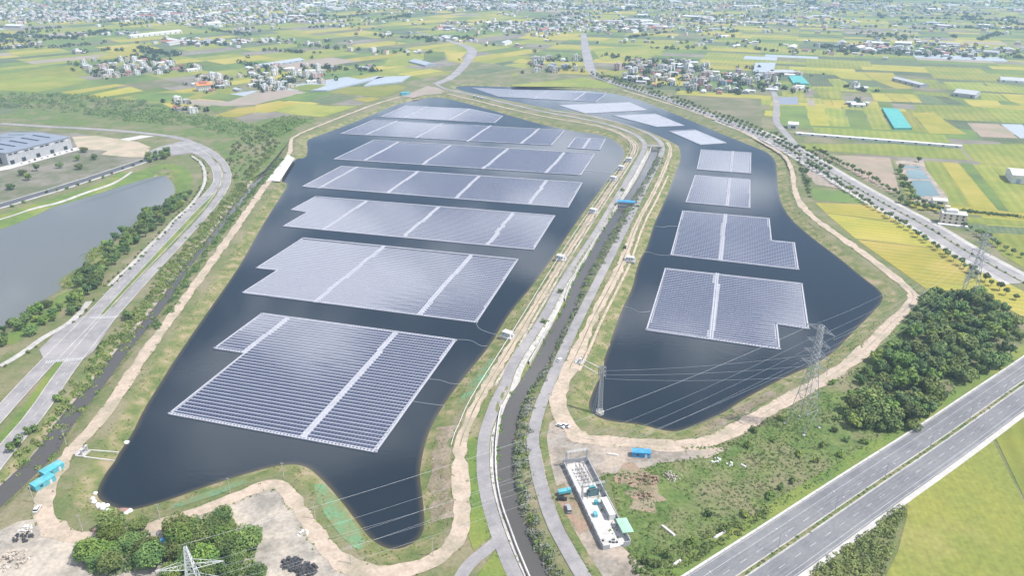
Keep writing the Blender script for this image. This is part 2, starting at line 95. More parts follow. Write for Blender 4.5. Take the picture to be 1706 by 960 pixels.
FISH_PONDS = [[(423.9,792.5),(444.7,789.5),(441.8,780.5),(422.1,783.5)],[(421.9,774.6),(440.4,777.5),(429.8,740.8),(410.0,743.5)],[(409.7,738.1),(427.8,735.4),(411.6,685.1),(389.7,685.1),(399.3,712.0)]]
FISH_YARD = [(428.3,814.4),(462.1,817.6),(445.2,777.5),(417.6,682.8),(406.9,660.0),(376.7,664.4),(387.4,692.3),(411.0,760.2)]
RESERVE = [(-255.8,200.5),(-456.0,437.3),(-618.8,739.1),(-718.1,1045.8),(-499.2,1045.8),(-311.6,1007.3),(-252.4,1258.3),(-134.9,1393.7),(159.8,1380.3),(340.8,937.5),(337.9,834.4),(367.3,485.2),(388.7,404.3),(212.8,175.2)]
RESERVE_R = [(459.9,1380.3),(507.4,1510.4),(792.3,1567.5),(948.7,1414.3),(1089.5,1316.7),(388.7,404.3),(360.9,474.9),(335.5,921.4)]
RESERVE_L = [(-524.5,1045.8),(-581.7,1258.3),(-444.3,1316.7),(-233.7,1393.7),(-125.5,1347.8),(-146.6,1204.5),(-277.9,971.3),(-398.8,937.5)]
WOOD = [(286.6,460.1),(299.1,460.1),(305.2,454.1),(320.6,457.7),(323.3,441.5),(318.8,417.8),(318.9,407.7),(305.8,386.8),(281.1,367.5),(251.2,348.2),(231.5,336.2),(210.5,313.9),(201.5,304.9),(168.4,304.9),(175.0,324.8),(189.8,346.7),(198.4,360.9),(211.2,374.4),(232.8,396.1),(245.8,409.7),(262.5,428.3)]
WOOD_SOUTH = [[(-166.9,227.1),(-168.0,239.1),(-156.6,239.1),(-142.6,227.1),(-140.1,216.0),(-155.9,212.1),(-166.0,216.0)],[(-139.1,230.5),(-130.7,237.3),(-123.9,244.5),(-109.4,237.3),(-101.4,223.8),(-95.9,209.9),(-131.7,209.9)]]
LAKE_TREES = [[(-333.7,642.7),(-324.5,646.9),(-300.8,610.3),(-302.4,584.2),(-318.5,591.5)],[(-329.1,584.2),(-315.0,595.2),(-302.1,580.7),(-297.4,540.5),(-300.3,507.7),(-313.7,516.3),(-323.6,550.1)],[(-318.7,510.5),(-302.5,507.7),(-291.7,472.9),(-305.7,475.5)],[(-313.8,448.3),(-301.8,460.1),(-292.7,474.9),(-287.0,432.6),(-291.7,409.7),(-297.3,399.9),(-304.0,386.8),(-322.9,409.7),(-318.0,428.3)],[(-320.3,673.5),(-311.9,692.3),(-304.1,651.2),(-306.1,626.1),(-317.6,646.9)],[(-413.3,824.1),(-399.2,847.6),(-389.0,827.4),(-401.4,804.9)]]
STREAM_SCRUB_W = ([(-281.3,861.7),(-275.9,808.7),(-268.2,714.2),(-264.6,652.7),(-260.4,596.9),(-255.7,542.4),(-251.3,501.3),(-245.8,465.0),(-243.3,439.1),(-240.6,404.3),(-238.9,380.6),(-236.4,356.5),(-232.9,330.2),(-230.5,307.2),(-225.9,286.5),(-227.5,268.2)],6)
STREAM_SCRUB_E = ([(-261.6,829.2),(-257.0,761.1),(-254.2,698.4),(-249.5,640.9),(-242.5,575.4),(-239.7,532.5),(-235.1,490.4),(-229.4,455.5),(-227.7,428.6),(-226.2,413.7)],3.5)
CANAL_REEDS = ([(167.3,829.2),(136.5,732.8),(110.2,652.7),(90.7,596.9),(73.3,542.4),(58.4,501.3),(44.6,455.5),(35.5,424.4),(25.9,389.2),(17.1,363.0),(10.1,343.0),(5.9,320.2),(4.4,299.7),(3.6,276.7),(5.0,256.2),(8.8,239.6),(12.5,226.0),(16.6,212.0)],3)
STREET_TREES = [[(392.7,530.1),(388.4,552.6),(388.0,589.6),(387.6,615.1),(385.3,644.2),(370.8,679.5),(368.3,739.1),(360.4,796.3),(352.8,856.2)],[(342.2,455.5),(338.8,479.0),(337.3,513.6),(336.3,557.8),(335.2,604.4),(330.5,652.7),(327.5,714.2),(323.3,793.8)]]
SCRUB_NW = [[(-793.1,1108.8),(-824.0,1215.0),(-775.3,1230.9),(-664.1,1204.5),(-555.9,1154.9),(-495.4,1087.1),(-524.5,1045.8),(-628.0,1066.1),(-699.2,1100.0)],[(-602.3,1066.1),(-531.6,1100.0),(-477.1,1074.4),(-394.1,1033.9),(-336.3,981.8),(-340.0,921.4),(-415.8,981.8),(-500.4,1011.0),(-556.9,1026.2)],[(-336.1,971.3),(-322.4,1045.8),(-277.5,1033.9),(-292.0,937.5),(-305.3,905.8)],[(-337.1,890.7),(-333.0,971.3),(-304.4,927.8),(-282.5,890.7),(-277.7,772.5),(-285.6,739.1),(-315.9,808.7)]]
SUB_FLOOR = [(24.0,278.5),(34.9,281.5),(47.7,228.3),(36.2,225.0)]
POLES = [(-82.9,242.8),(-31.3,222.1),(-62.9,217.9),(-103.4,269.1),(-124.0,258.5),(-148.0,242.4),(-176.9,235.4),(-207.3,253.1),(-215.5,293.9),(44.7,349.0)]
HUTS = [(-2.6,403.5),(37.4,527.7),(73.2,637.5),(104.5,741.3),(118.0,781.9)]
HUT_C = [(90.2,525.3),(131.0,813.7)]
PYLON = [(145.8,309.7),(312.3,458.3)]
P3 = (-104.6,180.6)
P4 = (45.8,324.4)
VILLAGE = {'east':[(180.4,1464.6),(254.8,1575.9),(348.0,1610.7),(419.3,1414.3),(479.4,1393.7),(446.0,1258.3),(332.5,1204.5),(278.7,1269.6),(215.4,1316.7)],'north':[(19.0,1628.6),(170.2,1656.2),(157.4,1464.6),(52.3,1414.3)],'temple':[(-579.5,1380.3),(-491.5,1393.7),(-437.6,1215.0),(-521.8,1258.3)],'west':[(-522.2,1487.2),(-353.4,1542.5),(-317.8,1304.6),(-423.3,1230.9)],'nw':[(-895.7,1610.7),(-738.7,1610.7),(-606.7,1510.4),(-595.3,1449.9),(-731.7,1380.3),(-819.3,1464.6)],'rubble':[(-519.7,1145.4),(-476.6,1164.5),(-430.0,1087.1),(-473.8,1066.1)]}
ZEBRA = [(-270.1,371.8),(-250.3,375.8),(-273.9,428.3),(-256.8,429.4)]
FACTORY = [(-551.2,794.8),(-522.0,870.2),(-523.8,874.8),(-593.3,893.4)]
SINGLE_SHRUBS = [(-238.1,291.1,2.4),(-238.3,303.7,1.6),(-240.9,332.4,1.4),(-247.9,426.9,2.2),(20.4,421.9,1.2),(33.8,467.0,1.1),(108.5,702.3,1.2),(89.9,550.0,1.0),(73.9,644.2,0.9),(115.7,652.7,0.9)]
MEADOW_SHRUBS = [(165.7,314.9,1.1),(163.1,297.3,1.1),(149.6,292.5,1.1),(176.0,349.0,1.1),(193.5,355.3,1.1),(135.6,285.6,1.1),(136.7,314.9,1.1),(128.0,297.3,1.1),(113.4,292.5,1.1),(155.5,285.6,1.1),(170.9,294.9,1.1),(142.4,281.1,1.1),(83.2,244.9,1.1),(72.2,229.3,1.1),(60.9,221.2,1.1),(56.5,216.5,1.1),(98.5,244.9,1.1),(112.2,256.2,1.1),(119.4,262.1,1.1),(119.9,304.7,1.1),(175.6,320.2,1.1),(189.0,337.0,1.1),(160.1,304.7,1.1),(52.1,218.1,1.1),(49.0,213.5,1.1),(87.3,236.1,1.1),(126.1,266.2,1.1)]
ROADSIDE_TREES = [(-498.2,850.6,0.9),(-485.6,813.7,0.9),(-469.4,818.8,0.9),(-513.3,756.6,0.9),(-496.6,739.1,0.9),(-465.5,779.5,0.9),(-495.0,706.2,0.9),(-507.4,772.5,0.9),(-489.5,784.2,0.9)]
WEST_TREES = [(-412.1,808.7,1.0),(-413.5,791.4,1.0),(-419.0,779.5,1.0),(-422.2,761.1,1.0),(-423.4,745.6,1.0),(-430.4,732.8,1.0),(-436.1,720.3,1.0),(-440.3,708.2,1.0),(-447.2,702.3,1.0),(-452.8,694.6,1.0),(-457.3,665.0,1.0),(-461.1,652.7,1.0),(-405.0,829.2,1.0),(-399.3,839.8,1.0)]
FIELD_TREES = [(408.3,761.1,0.8),(403.1,743.4,0.8),(399.0,728.6,0.8),(394.5,714.2,0.8),(391.1,702.3,0.8),(386.9,688.8,0.8),(417.2,777.2,0.8),(392.9,718.3,0.8),(381.7,675.8,0.8),(452.2,808.7,0.8),(300.3,728.6,0.8),(308.0,756.6,0.8),(364.0,665.0,0.8),(367.3,657.9,0.8),(371.7,651.0,0.8),(376.0,644.2,0.8),(382.6,644.2,0.8)]
RUSHES = [(-344.0,534.3),(-338.8,546.9),(-333.1,566.7),(-322.8,563.3),(-322.0,546.9),(-319.8,510.5),(-310.6,480.6),(-316.4,475.5),(-327.9,488.5),(-326.1,499.3),(-331.3,528.2),(-337.9,525.2)]
HEDGE = [(408.6,642.7),(431.4,632.3),(454.3,624.1),(465.1,621.3)]
HEDGE2 = [(325.3,827.4),(311.9,777.5),(301.4,743.5),(293.9,712.0),(284.8,682.8)]
HWY_SCRUB = [(115.1,212.9),(125.8,222.2),(136.5,227.9),(150.8,238.2),(158.7,244.5),(168.2,251.0),(169.7,250.1),(160.0,239.1),(153.2,227.1),(144.5,216.0),(139.9,208.4),(113.5,208.4)]
DITCH_SCRUB = [(47.0,221.4),(54.2,225.5),(65.5,227.1),(77.0,232.1),(91.7,240.9),(110.4,250.1),(108.6,244.5),(92.9,233.9),(78.1,223.8),(65.3,214.4),(60.0,208.4),(45.7,208.4)]
MEADOWS = [[(44.1,281.1),(62.4,281.1),(98.1,283.3),(110.4,297.3),(133.6,314.9),(155.8,334.2),(180.9,349.0),(208.9,375.1),(240.2,412.1),(280.9,455.5),(268.3,375.1),(218.9,320.2),(106.3,240.6),(63.8,212.0),(47.7,212.0),(45.7,231.0)],[(102.5,294.9),(155.8,334.2),(245.9,416.2),(271.7,437.3),(194.2,349.0),(167.2,314.9),(147.0,285.6),(114.8,256.2),(65.0,218.1),(60.3,244.9),(73.3,272.4)]]
HAMLETS = [(-204.9,1724.2,3,8),(-283.7,1502.6,2,8),(-184.6,2030.6,4,14),(82.4,2058.4,3,14),(490.9,1258.3,4,12),(580.5,1269.6,3,8),(517.5,1131.4,2,6),(512.3,1393.7,3,10),(260.0,1610.7,3,10),(-398.5,1316.7,4,12),(-968.5,1724.2,3,14),(-514.8,2293.3,5,20),(892.7,1808.7,5,30),(-1144.5,1865.6,4,20),(911.8,1656.2,4,25),(-768.5,1901.3,6,25),(-342.0,2087.1,3,12),(-58.0,2293.3,4,14),(-1167.4,1808.7,3,15),(-480.6,1865.6,4,15),(549.9,2058.4,4,20),(590.5,1925.9,3,15)]
TOWN_ZONES = [(-1589.0,2629.8,300,120,330),(-1376.7,2772.3,260,110,330),(-1090.1,2585.4,220,90,170),(-826.6,2500.7,200,80,110),(-1697.2,3236.8,500,200,380),(-1087.5,3170.7,500,220,320),(-497.2,3236.8,450,200,260),(-76.2,3046.0,240,90,200),(116.3,3270.9,500,200,200),(720.1,3203.4,500,200,200),(1012.9,2987.2,400,150,120),(1439.2,2930.5,450,150,110),(1913.2,3170.7,500,250,160),(195.1,2383.3,190,60,130),(45.8,2209.5,160,40,70),(321.6,2242.3,140,40,60),(903.2,1831.0,120,60,80),(1027.4,1724.2,140,40,60),(1033.6,2383.3,300,120,90),(-725.9,1925.9,110,40,60),(605.2,2585.4,300,100,110)]
VILLA = (381.7,608.9)
WAREHOUSE = (506.2,728.6)
TEMPLE = (-511.9,1258.3)
LONG_SHEDS = [((361.8,940.8),(535.0,873.1),7,2.6,'wall_white','roof_white'),((682.5,1354.2),(696.9,1281.1),16,5,'wall_grey','roof_tin'),((713.8,1215.0),(736.9,1194.3),34,6,'wall_grey','roof_tin'),((867.3,1354.2),(927.0,1322.8),30,3.5,'wall_white','roof_tin'),((364.9,981.8),(377.2,978.3),16,6,'wall_white','roof_white'),((-500.3,1510.4),(-441.2,1601.9),26,3,'net_grey','net_grey'),((-201.6,1584.5),(-161.2,1526.3),26,3,'net_grey','net_grey'),((-991.6,2016.9),(-912.1,2146.6),18,6,'wall_white','roof_white'),((506.5,1122.3),(525.2,1117.8),14,4,'wall_white','roof_white'),((477.1,1421.3),(528.5,1421.3),12,5,'wall_pink','roof_tin'),((393.2,665.0),(404.8,661.4),9,4,'wall_white','roof_white')]
GUYS = [(39.2,312.3),(40.0,310.7)]
SITE = [(61.1,285.6),(-210.8,273.7),(-209.9,264.9),(-139.7,227.0),(-171.9,1215.0)]
BRIDGE = [(98.6,661.4),(113.7,657.9)]
CULVERT = (170.5,878.9)
SLUICE = [(-203.9,287.4),(39.3,372.3),(-189.4,291.1),(-188.3,284.7),(50.9,369.1),(48.9,363.2)]
RAMP = [(-170.4,234.7),(-169.1,240.6),(-167.7,246.0),(-168.8,252.6)]
GREEN_MAT = [(-87.6,267.2),(-81.2,256.8),(-73.0,244.1),(-65.3,233.6),(-60.2,227.2)]
GREEN_MAT2 = [(-147.1,250.7),(-139.9,255.3),(-131.3,260.7),(-120.5,268.4)]
GREEN_MAT3 = [(-11.6,377.1),(-16.3,360.4),(-22.3,343.6),(-27.9,330.3)]
BAGS = [(-185.5,261.5),(-184.6,257.6),(-182.8,255.3),(-180.3,253.6),(-178.3,253.6),(-176.2,253.4),(-176.8,251.3),(-174.0,249.9),(-165.0,249.1),(-165.4,248.0),(-164.6,249.9),(-179.1,252.4),(-189.2,298.8)]
HEAPS = [(-196.0,219.6,7,70,'rubble',0.9),(-199.6,232.0,4,40,'charcoal_net',0.8),(-200.8,236.4,3.5,24,'white_paint',0.6),(-85.7,217.4,4.5,60,'charcoal_net',1.2),(-80.0,214.4,4.5,60,'charcoal_net',1.2),(72.9,270.3,4.5,60,'rubble',0.6),(61.6,268.2,5,60,'red_soil',0.8),(57.7,257.0,4,40,'red_soil',0.8),(-85.8,234.3,2.5,14,'white_paint',0.6),(95.5,282.0,2.5,10,'white_paint',0.7),(102.0,278.9,2,6,'white_paint',0.8)]
PLANKS = [[(62.1,239.2),(66.6,233.0)],[(82.4,231.6),(88.4,235.7)],[(63.0,217.1),(66.6,219.9)],[(106.4,278.9),(108.3,276.7)],[(44.8,287.0),(50.3,285.6)]]
WATER_CABLES = [[(78.7,783.6),(95.1,779.0),(112.3,772.0)],[(-23.3,426.7),(-21.4,418.4),(-14.4,412.8),(-7.9,409.6)],[(-33.9,404.2),(-24.9,403.4),(-19.4,395.9),(-15.0,395.9)],[(-47.0,358.0),(-39.5,356.8),(-33.7,352.4),(-23.1,353.0)],[(-53.1,335.6),(-43.8,332.8),(-30.9,330.5)],[(101.8,548.6),(109.5,548.6),(114.1,542.3),(124.3,541.0)],[(124.7,608.2),(130.9,605.2),(135.1,608.2),(143.5,608.2)],[(75.9,450.4),(81.1,446.8),(84.9,440.5),(92.2,443.2)]]
VEHICLES = [('white',27.6,373.7,65),('white',24.4,308.7,-35),('silver',27.1,308.7,-35),('white',-202.9,248.2,95),('truck_cyan',23.3,258.5,15),('black',21.7,254.7,-5),('van',24.1,248.2,100),('truck_white',-59.0,1194.3,-62),('truck_white',-52.9,1186.7,-62),('truck_white',-47.0,1179.2,-62),('silver',-303.5,765.6,120)]
WASTE = [(-544.9,542.4),(-815.0,861.7),(-671.5,971.3),(-556.5,947.4),(-422.7,861.7),(-418.7,829.2),(-448.9,730.7),(-479.9,665.0),(-505.2,605.9)]
SIDE_LANE = [(-6.1,230.3),(-11.2,223.7),(-16.7,218.1),(-20.1,210.2),(-22.8,200.5)]
GREEN_WEDGE = [(-21.8,299.7),(-17.2,299.7),(-14.4,257.8),(-8.8,233.0),(-15.3,224.7),(-17.7,232.1),(-19.5,257.8)]
GREEN_WEDGE2 = [(-6.3,223.8),(0.4,210.6),(-1.9,204.1),(-14.9,204.1),(-12.5,214.4)]
RED_APRON = [(18.5,263.3),(23.5,265.8),(27.6,256.2),(32.9,237.8),(27.5,233.3),(23.4,244.2),(20.1,253.1)]
BARE_BANK = [(-32.7,310.4),(-33.9,296.5),(-33.5,278.2),(-30.9,257.6),(-29.2,243.4)]
BARE_BANK2 = [(72.6,426.7),(59.6,384.1),(54.5,365.0),(50.2,350.9)]
BARE_BANK3 = [(99.0,310.4),(111.7,318.2),(125.9,329.7),(142.4,341.8)]
SCRUBLAND = [(-954.1,1026.2),(-1062.9,1154.9),(-817.5,1204.5),(-658.9,1194.3),(-533.4,1145.4),(-480.6,1082.8),(-358.3,1026.2),(-317.3,1057.9),(-267.3,1026.2),(-280.6,937.5),(-273.0,890.7),(-264.9,772.5),(-272.5,718.3),(-286.9,739.1),(-313.3,808.7),(-366.2,890.7),(-420.3,934.2),(-515.7,974.7),(-701.1,1018.5)]
LAKE_HEAD = [(-395.7,761.1),(-387.7,781.9),(-376.5,793.8),(-359.8,781.9),(-340.9,747.8),(-326.0,706.2),(-318.5,672.2)]
LAKE_SIDE = [(-317.1,668.6),(-319.5,637.5),(-320.3,605.9),(-314.8,574.0),(-314.3,542.4),(-308.3,504.6),(-304.6,470.9),(-303.4,444.4),(-303.9,421.9),(-311.0,395.1)]

# ------------------------------------------------------------------ materials
MATS = {}
def mat(name, col, rough=0.85, col2=None, scale=0.1, col3=None, scale3=0.02, bump=0.0, bscale=1.0, spec=0.3, metal=0.0, objrand=0.0, thresh=(0.4, 0.6), stripes=None, grain=0.0, gscale=0.8):
    """principled material; col2/col3 are blended in by noise on world position, objrand varies brightness per object"""
    m = bpy.data.materials.new(name); m.use_nodes = True
    t = m.node_tree; b = t.nodes['Principled BSDF']
    b.inputs['Roughness'].default_value = rough; b.inputs['Specular IOR Level'].default_value = spec; b.inputs['Metallic'].default_value = metal
    geo = t.nodes.new('ShaderNodeNewGeometry'); cur = None
    def noise(sc, det=5):
        n = t.nodes.new('ShaderNodeTexNoise'); n.inputs['Scale'].default_value = sc; n.inputs['Detail'].default_value = det
        n.inputs['Roughness'].default_value = 0.62
        t.links.new(geo.outputs['Position'], n.inputs['Vector']); return n.outputs[0]
    def rng_(s, a, c2, lo=0.0, hi=1.0):
        n = t.nodes.new('ShaderNodeMapRange'); t.links.new(s, n.inputs[0])
        for i, v in enumerate((a, c2, lo, hi)): n.inputs[i + 1].default_value = v
        return n.outputs[0]
    def mix(fac, a, c2):
        n = t.nodes.new('ShaderNodeMix'); n.data_type = 'RGBA'
        t.links.new(fac, n.inputs[0])
        for i, v in ((6, a), (7, c2)):
            if isinstance(v, tuple): n.inputs[i].default_value = (*v, 1)
            else: t.links.new(v, n.inputs[i])
        return n.outputs[2]
    cur = col
    if col2: cur = mix(rng_(noise(scale), *thresh), cur, col2)
    if col3: cur = mix(rng_(noise(scale3, 3), 0.47, 0.62), cur, col3)
    if stripes:
        ang, period, amt = stripes
        mp = t.nodes.new('ShaderNodeMapping'); mp.inputs['Rotation'].default_value = (0, 0, ang); t.links.new(geo.outputs['Position'], mp.inputs[0])
        wv = t.nodes.new('ShaderNodeTexWave'); wv.inputs['Scale'].default_value = 0.314 / period; wv.inputs['Distortion'].default_value = 1.5; wv.inputs['Detail'].default_value = 2
        t.links.new(mp.outputs[0], wv.inputs[0])
        base = cur if not isinstance(cur, tuple) else None
        h = t.nodes.new('ShaderNodeHueSaturation')
        if base is not None: t.links.new(base, h.inputs['Color'])
        else: h.inputs['Color'].default_value = (*cur, 1)
        t.links.new(rng_(wv.outputs[1], 0, 1, 1 - amt, 1 + amt), h.inputs['Value']); cur = h.outputs[0]
    if grain:
        h = t.nodes.new('ShaderNodeHueSaturation')
        if isinstance(cur, tuple): h.inputs['Color'].default_value = (*cur, 1)
        else: t.links.new(cur, h.inputs['Color'])
        t.links.new(rng_(noise(gscale, 6), 0.3, 0.7, 1 - grain, 1 + grain), h.inputs['Value']); cur = h.outputs[0]
    if objrand:
        oi = t.nodes.new('ShaderNodeObjectInfo'); h = t.nodes.new('ShaderNodeHueSaturation')
        if isinstance(cur, tuple): h.inputs['Color'].default_value = (*cur, 1)
        else: t.links.new(cur, h.inputs['Color'])
        t.links.new(rng_(oi.outputs['Random'], 0, 1, 1 - objrand, 1 + objrand), h.inputs['Value'])
        m2 = t.nodes.new('ShaderNodeMath'); m2.operation = 'FRACT'; mm = t.nodes.new('ShaderNodeMath'); mm.operation = 'MULTIPLY'; mm.inputs[1].default_value = 7.13
        t.links.new(oi.outputs['Random'], mm.inputs[0]); t.links.new(mm.outputs[0], m2.inputs[0])
        t.links.new(rng_(m2.outputs[0], 0, 1, 0.5 - objrand * 0.07, 0.5 + objrand * 0.07), h.inputs['Hue']); cur = h.outputs[0]
    if isinstance(cur, tuple): b.inputs['Base Color'].default_value = (*cur, 1)
    else: t.links.new(cur, b.inputs['Base Color'])
    if bump:
        bn = t.nodes.new('ShaderNodeBump'); bn.inputs['Strength'].default_value = bump; bn.inputs['Distance'].default_value = 0.3
        t.links.new(noise(bscale, 4), bn.inputs['Height']); t.links.new(bn.outputs[0], b.inputs['Normal'])
    MATS[name] = m
    return m
M = MATS
# land
mat('lime', (0.208, 0.228, 0.042), 0.95, (0.168, 0.205, 0.040), 0.05, (0.255, 0.250, 0.056), 0.012, stripes=(R(20), 9, 0.08), objrand=0.13, grain=0.12)
mat('gold', (0.320, 0.280, 0.048), 0.95, (0.262, 0.255, 0.045), 0.04, (0.360, 0.298, 0.070), 0.011, stripes=(R(-70), 7, 0.08), objrand=0.11, grain=0.12)
mat('gold_near', (0.232, 0.236, 0.050), 0.95, (0.190, 0.212, 0.046), 0.025, (0.272, 0.250, 0.078), 0.012, bump=0.6, bscale=2.0, stripes=(R(12), 2.4, 0.03), grain=0.2, gscale=0.35)
mat('green', (0.110, 0.168, 0.042), 0.95, (0.145, 0.192, 0.046), 0.06, (0.092, 0.138, 0.044), 0.015, stripes=(R(-70), 6, 0.09), objrand=0.15, grain=0.12)
mat('dark', (0.095, 0.128, 0.062), 0.95, (0.125, 0.150, 0.072), 0.07, (0.078, 0.105, 0.055), 0.02, stripes=(R(20), 5, 0.12), objrand=0.15, grain=0.1)
mat('soil', (0.210, 0.185, 0.150), 0.95, (0.165, 0.150, 0.120), 0.06, (0.230, 0.210, 0.160), 0.02)
mat('brown', (0.330, 0.255, 0.190), 0.95, (0.290, 0.230, 0.175), 0.05, (0.250, 0.225, 0.150), 0.02, stripes=(R(-70), 6, 0.05))
mat('pink', (0.330, 0.265, 0.225), 0.95, (0.290, 0.240, 0.195), 0.06, (0.270, 0.240, 0.180), 0.02, stripes=(R(20), 6, 0.05))
mat('sand', (0.440, 0.360, 0.265), 0.95, (0.390, 0.320, 0.240), 0.06, (0.33, 0.30, 0.20), 0.03)
mat('scrub', (0.150, 0.150, 0.075), 0.95, (0.115, 0.130, 0.065), 0.08, (0.210, 0.180, 0.120), 0.02)
mat('net_grey', (0.360, 0.400, 0.440), 0.6, (0.320, 0.360, 0.400), 0.3)
mat('roof_grey', (0.230, 0.255, 0.310), 0.6, (0.200, 0.225, 0.280), 0.3)
mat('track_dirt', (0.470, 0.375, 0.295), 0.95, (0.395, 0.316, 0.248), 0.22, (0.325, 0.278, 0.205), 0.06, thresh=(0.42, 0.62), grain=0.16, gscale=0.7)
mat('yard_dirt', (0.360, 0.320, 0.275), 0.95, (0.250, 0.228, 0.195), 0.10, (0.450, 0.390, 0.322), 0.035, thresh=(0.42, 0.58), grain=0.22, gscale=0.6)
mat('yard_gravel', (0.310, 0.275, 0.240), 0.95, (0.215, 0.185, 0.150), 0.11, (0.380, 0.310, 0.250), 0.05, thresh=(0.42, 0.58), grain=0.2, gscale=0.6)
mat('red_soil', (0.300, 0.205, 0.150), 0.95, (0.185, 0.165, 0.095), 0.12, (0.25, 0.22, 0.15), 0.07, grain=0.2, thresh=(0.45, 0.6))
mat('asphalt', (0.185, 0.184, 0.195), 0.9, (0.150, 0.149, 0.160), 0.05, (0.215, 0.212, 0.218), 0.02, grain=0.12, gscale=0.3)
mat('asphalt_old', (0.280, 0.265, 0.265), 0.92, (0.235, 0.222, 0.224), 0.15, (0.32, 0.30, 0.295), 0.04, grain=0.10)
mat('asphalt_worn', (0.172, 0.170, 0.180), 0.9, (0.205, 0.203, 0.212), 0.12, grain=0.1)
mat('asphalt_dark', (0.105, 0.108, 0.120), 0.9, (0.090, 0.092, 0.102), 0.2)
mat('concrete', (0.430, 0.405, 0.380), 0.9, (0.345, 0.328, 0.308), 0.3, (0.48, 0.45, 0.42), 0.08, grain=0.12)
mat('pale_concrete', (0.530, 0.505, 0.480), 0.9, (0.455, 0.435, 0.415), 0.3, (0.58, 0.555, 0.53), 0.1, grain=0.08)
mat('road_paint', (0.52, 0.52, 0.51), 0.7, (0.34, 0.34, 0.34), 0.9)
mat('yellow_paint', (0.62, 0.45, 0.14), 0.7)
mat('white_paint', (0.80, 0.80, 0.80), 0.6, (0.70, 0.69, 0.68), 0.6)
mat('gravel_white', (0.50, 0.475, 0.445), 0.95, (0.40, 0.38, 0.35), 0.8, (0.56, 0.53, 0.49), 0.2, grain=0.12)
mat('verge', (0.105, 0.145, 0.045), 0.95, (0.160, 0.165, 0.065), 0.2, (0.235, 0.205, 0.120), 0.06, grain=0.22)
mat('lush', (0.130, 0.190, 0.040), 0.95, (0.095, 0.150, 0.040), 0.12, (0.185, 0.215, 0.050), 0.03, grain=0.2)
mat('meadow', (0.088, 0.138, 0.036), 0.95, (0.135, 0.172, 0.052), 0.10, (0.185, 0.172, 0.092), 0.028, grain=0.3, gscale=0.5, bump=0.6, bscale=0.7)
mat('bank_brown', (0.225, 0.180, 0.130), 0.95, (0.165, 0.155, 0.075), 0.25, (0.275, 0.225, 0.165), 0.08, grain=0.28, gscale=0.6, thresh=(0.45, 0.6))
mat('waste', (0.165, 0.155, 0.110), 0.95, (0.105, 0.125, 0.062), 0.06, (0.215, 0.195, 0.160), 0.025, grain=0.2)
# structures
mat('steel', (0.36, 0.37, 0.39), 0.6, metal=0.2)
mat('steel_white', (0.54, 0.55, 0.56), 0.5)
mat('steel_dark', (0.22, 0.22, 0.23), 0.55)
mat('cable', (0.40, 0.42, 0.44), 0.6)
mat('float_white', (0.44, 0.44, 0.48), 0.5, (0.38, 0.38, 0.42), 0.25)
mat('float_pale', (0.46, 0.47, 0.51), 0.5, (0.40, 0.41, 0.46), 0.12)
mat('black', (0.02, 0.02, 0.022), 0.6)
mat('charcoal_net', (0.045, 0.045, 0.05), 0.8, (0.08, 0.08, 0.085), 1.0)
mat('glass_dark', (0.03, 0.04, 0.05), 0.1, spec=0.6)
mat('tyre', (0.025, 0.025, 0.025), 0.8)
for k, c in dict(wall_white=(0.70, 0.69, 0.66), wall_cream=(0.62, 0.54, 0.43), wall_pink=(0.58, 0.42, 0.38), wall_grey=(0.40, 0.40, 0.41), wall_beige=(0.50, 0.45, 0.39), wall_blue=(0.34, 0.42, 0.54)).items():
    mat(k, c, 0.85, tuple(v * 0.85 for v in c), 0.3)
for k, c in dict(roof_red=(0.36, 0.13, 0.10), roof_tin=(0.45, 0.46, 0.48), roof_white=(0.66, 0.66, 0.66), roof_blue=(0.22, 0.36, 0.58), roof_slab=(0.42, 0.40, 0.38), roof_green=(0.33, 0.56, 0.40), roof_brown=(0.27, 0.20, 0.17)).items():
    mat(k, c, 0.6, tuple(v * 0.82 for v in c), 0.4)
mat('orange', (0.62, 0.22, 0.08), 0.7)
mat('cyan_sheet', (0.08, 0.40, 0.47), 0.6, (0.10, 0.33, 0.38), 0.5, (0.16, 0.42, 0.46), 0.2)
mat('blue_sheet', (0.045, 0.29, 0.56), 0.6, (0.06, 0.25, 0.45), 0.5, (0.10, 0.34, 0.58), 0.2)
mat('teal_net', (0.10, 0.37, 0.345), 0.8, (0.085, 0.33, 0.31), 0.1)
mat('teal_steel', (0.05, 0.30, 0.34), 0.5)
mat('transformer_green', (0.10, 0.17, 0.18), 0.5)
mat('green_mesh', (0.135, 0.215, 0.105), 0.95, (0.185, 0.185, 0.085), 0.3, (0.130, 0.245, 0.130), 0.12, grain=0.18)
mat('red_slab', (0.37, 0.22, 0.18), 0.9, (0.32, 0.19, 0.16), 0.4)
mat('rubble', (0.58, 0.53, 0.47), 0.95, (0.35, 0.28, 0.22), 0.8)
mat('bark', (0.12, 0.095, 0.07), 0.9)
# plants: per-clump colours from world-space noise, per-tree tint
mat('leaf', (0.112, 0.165, 0.046), 0.7, (0.185, 0.240, 0.068), 0.45, (0.080, 0.130, 0.040), 0.11, spec=0.25, objrand=0.38)
mat('leaf_dark', (0.086, 0.136, 0.046), 0.7, (0.138, 0.195, 0.060), 0.5, (0.064, 0.110, 0.042), 0.1, spec=0.25, objrand=0.32)
mat('leaf_bright', (0.138, 0.212, 0.040), 0.7, (0.200, 0.262, 0.058), 0.4, (0.100, 0.168, 0.036), 0.12, spec=0.25, objrand=0.30)
mat('leaf_dry', (0.190, 0.180, 0.090), 0.8, (0.245, 0.215, 0.120), 0.4, (0.135, 0.150, 0.062), 0.10, spec=0.2, objrand=0.25)
mat('reed', (0.215, 0.225, 0.180), 0.85, (0.125, 0.175, 0.065), 0.25, (0.29, 0.29, 0.25), 0.10, spec=0.2)
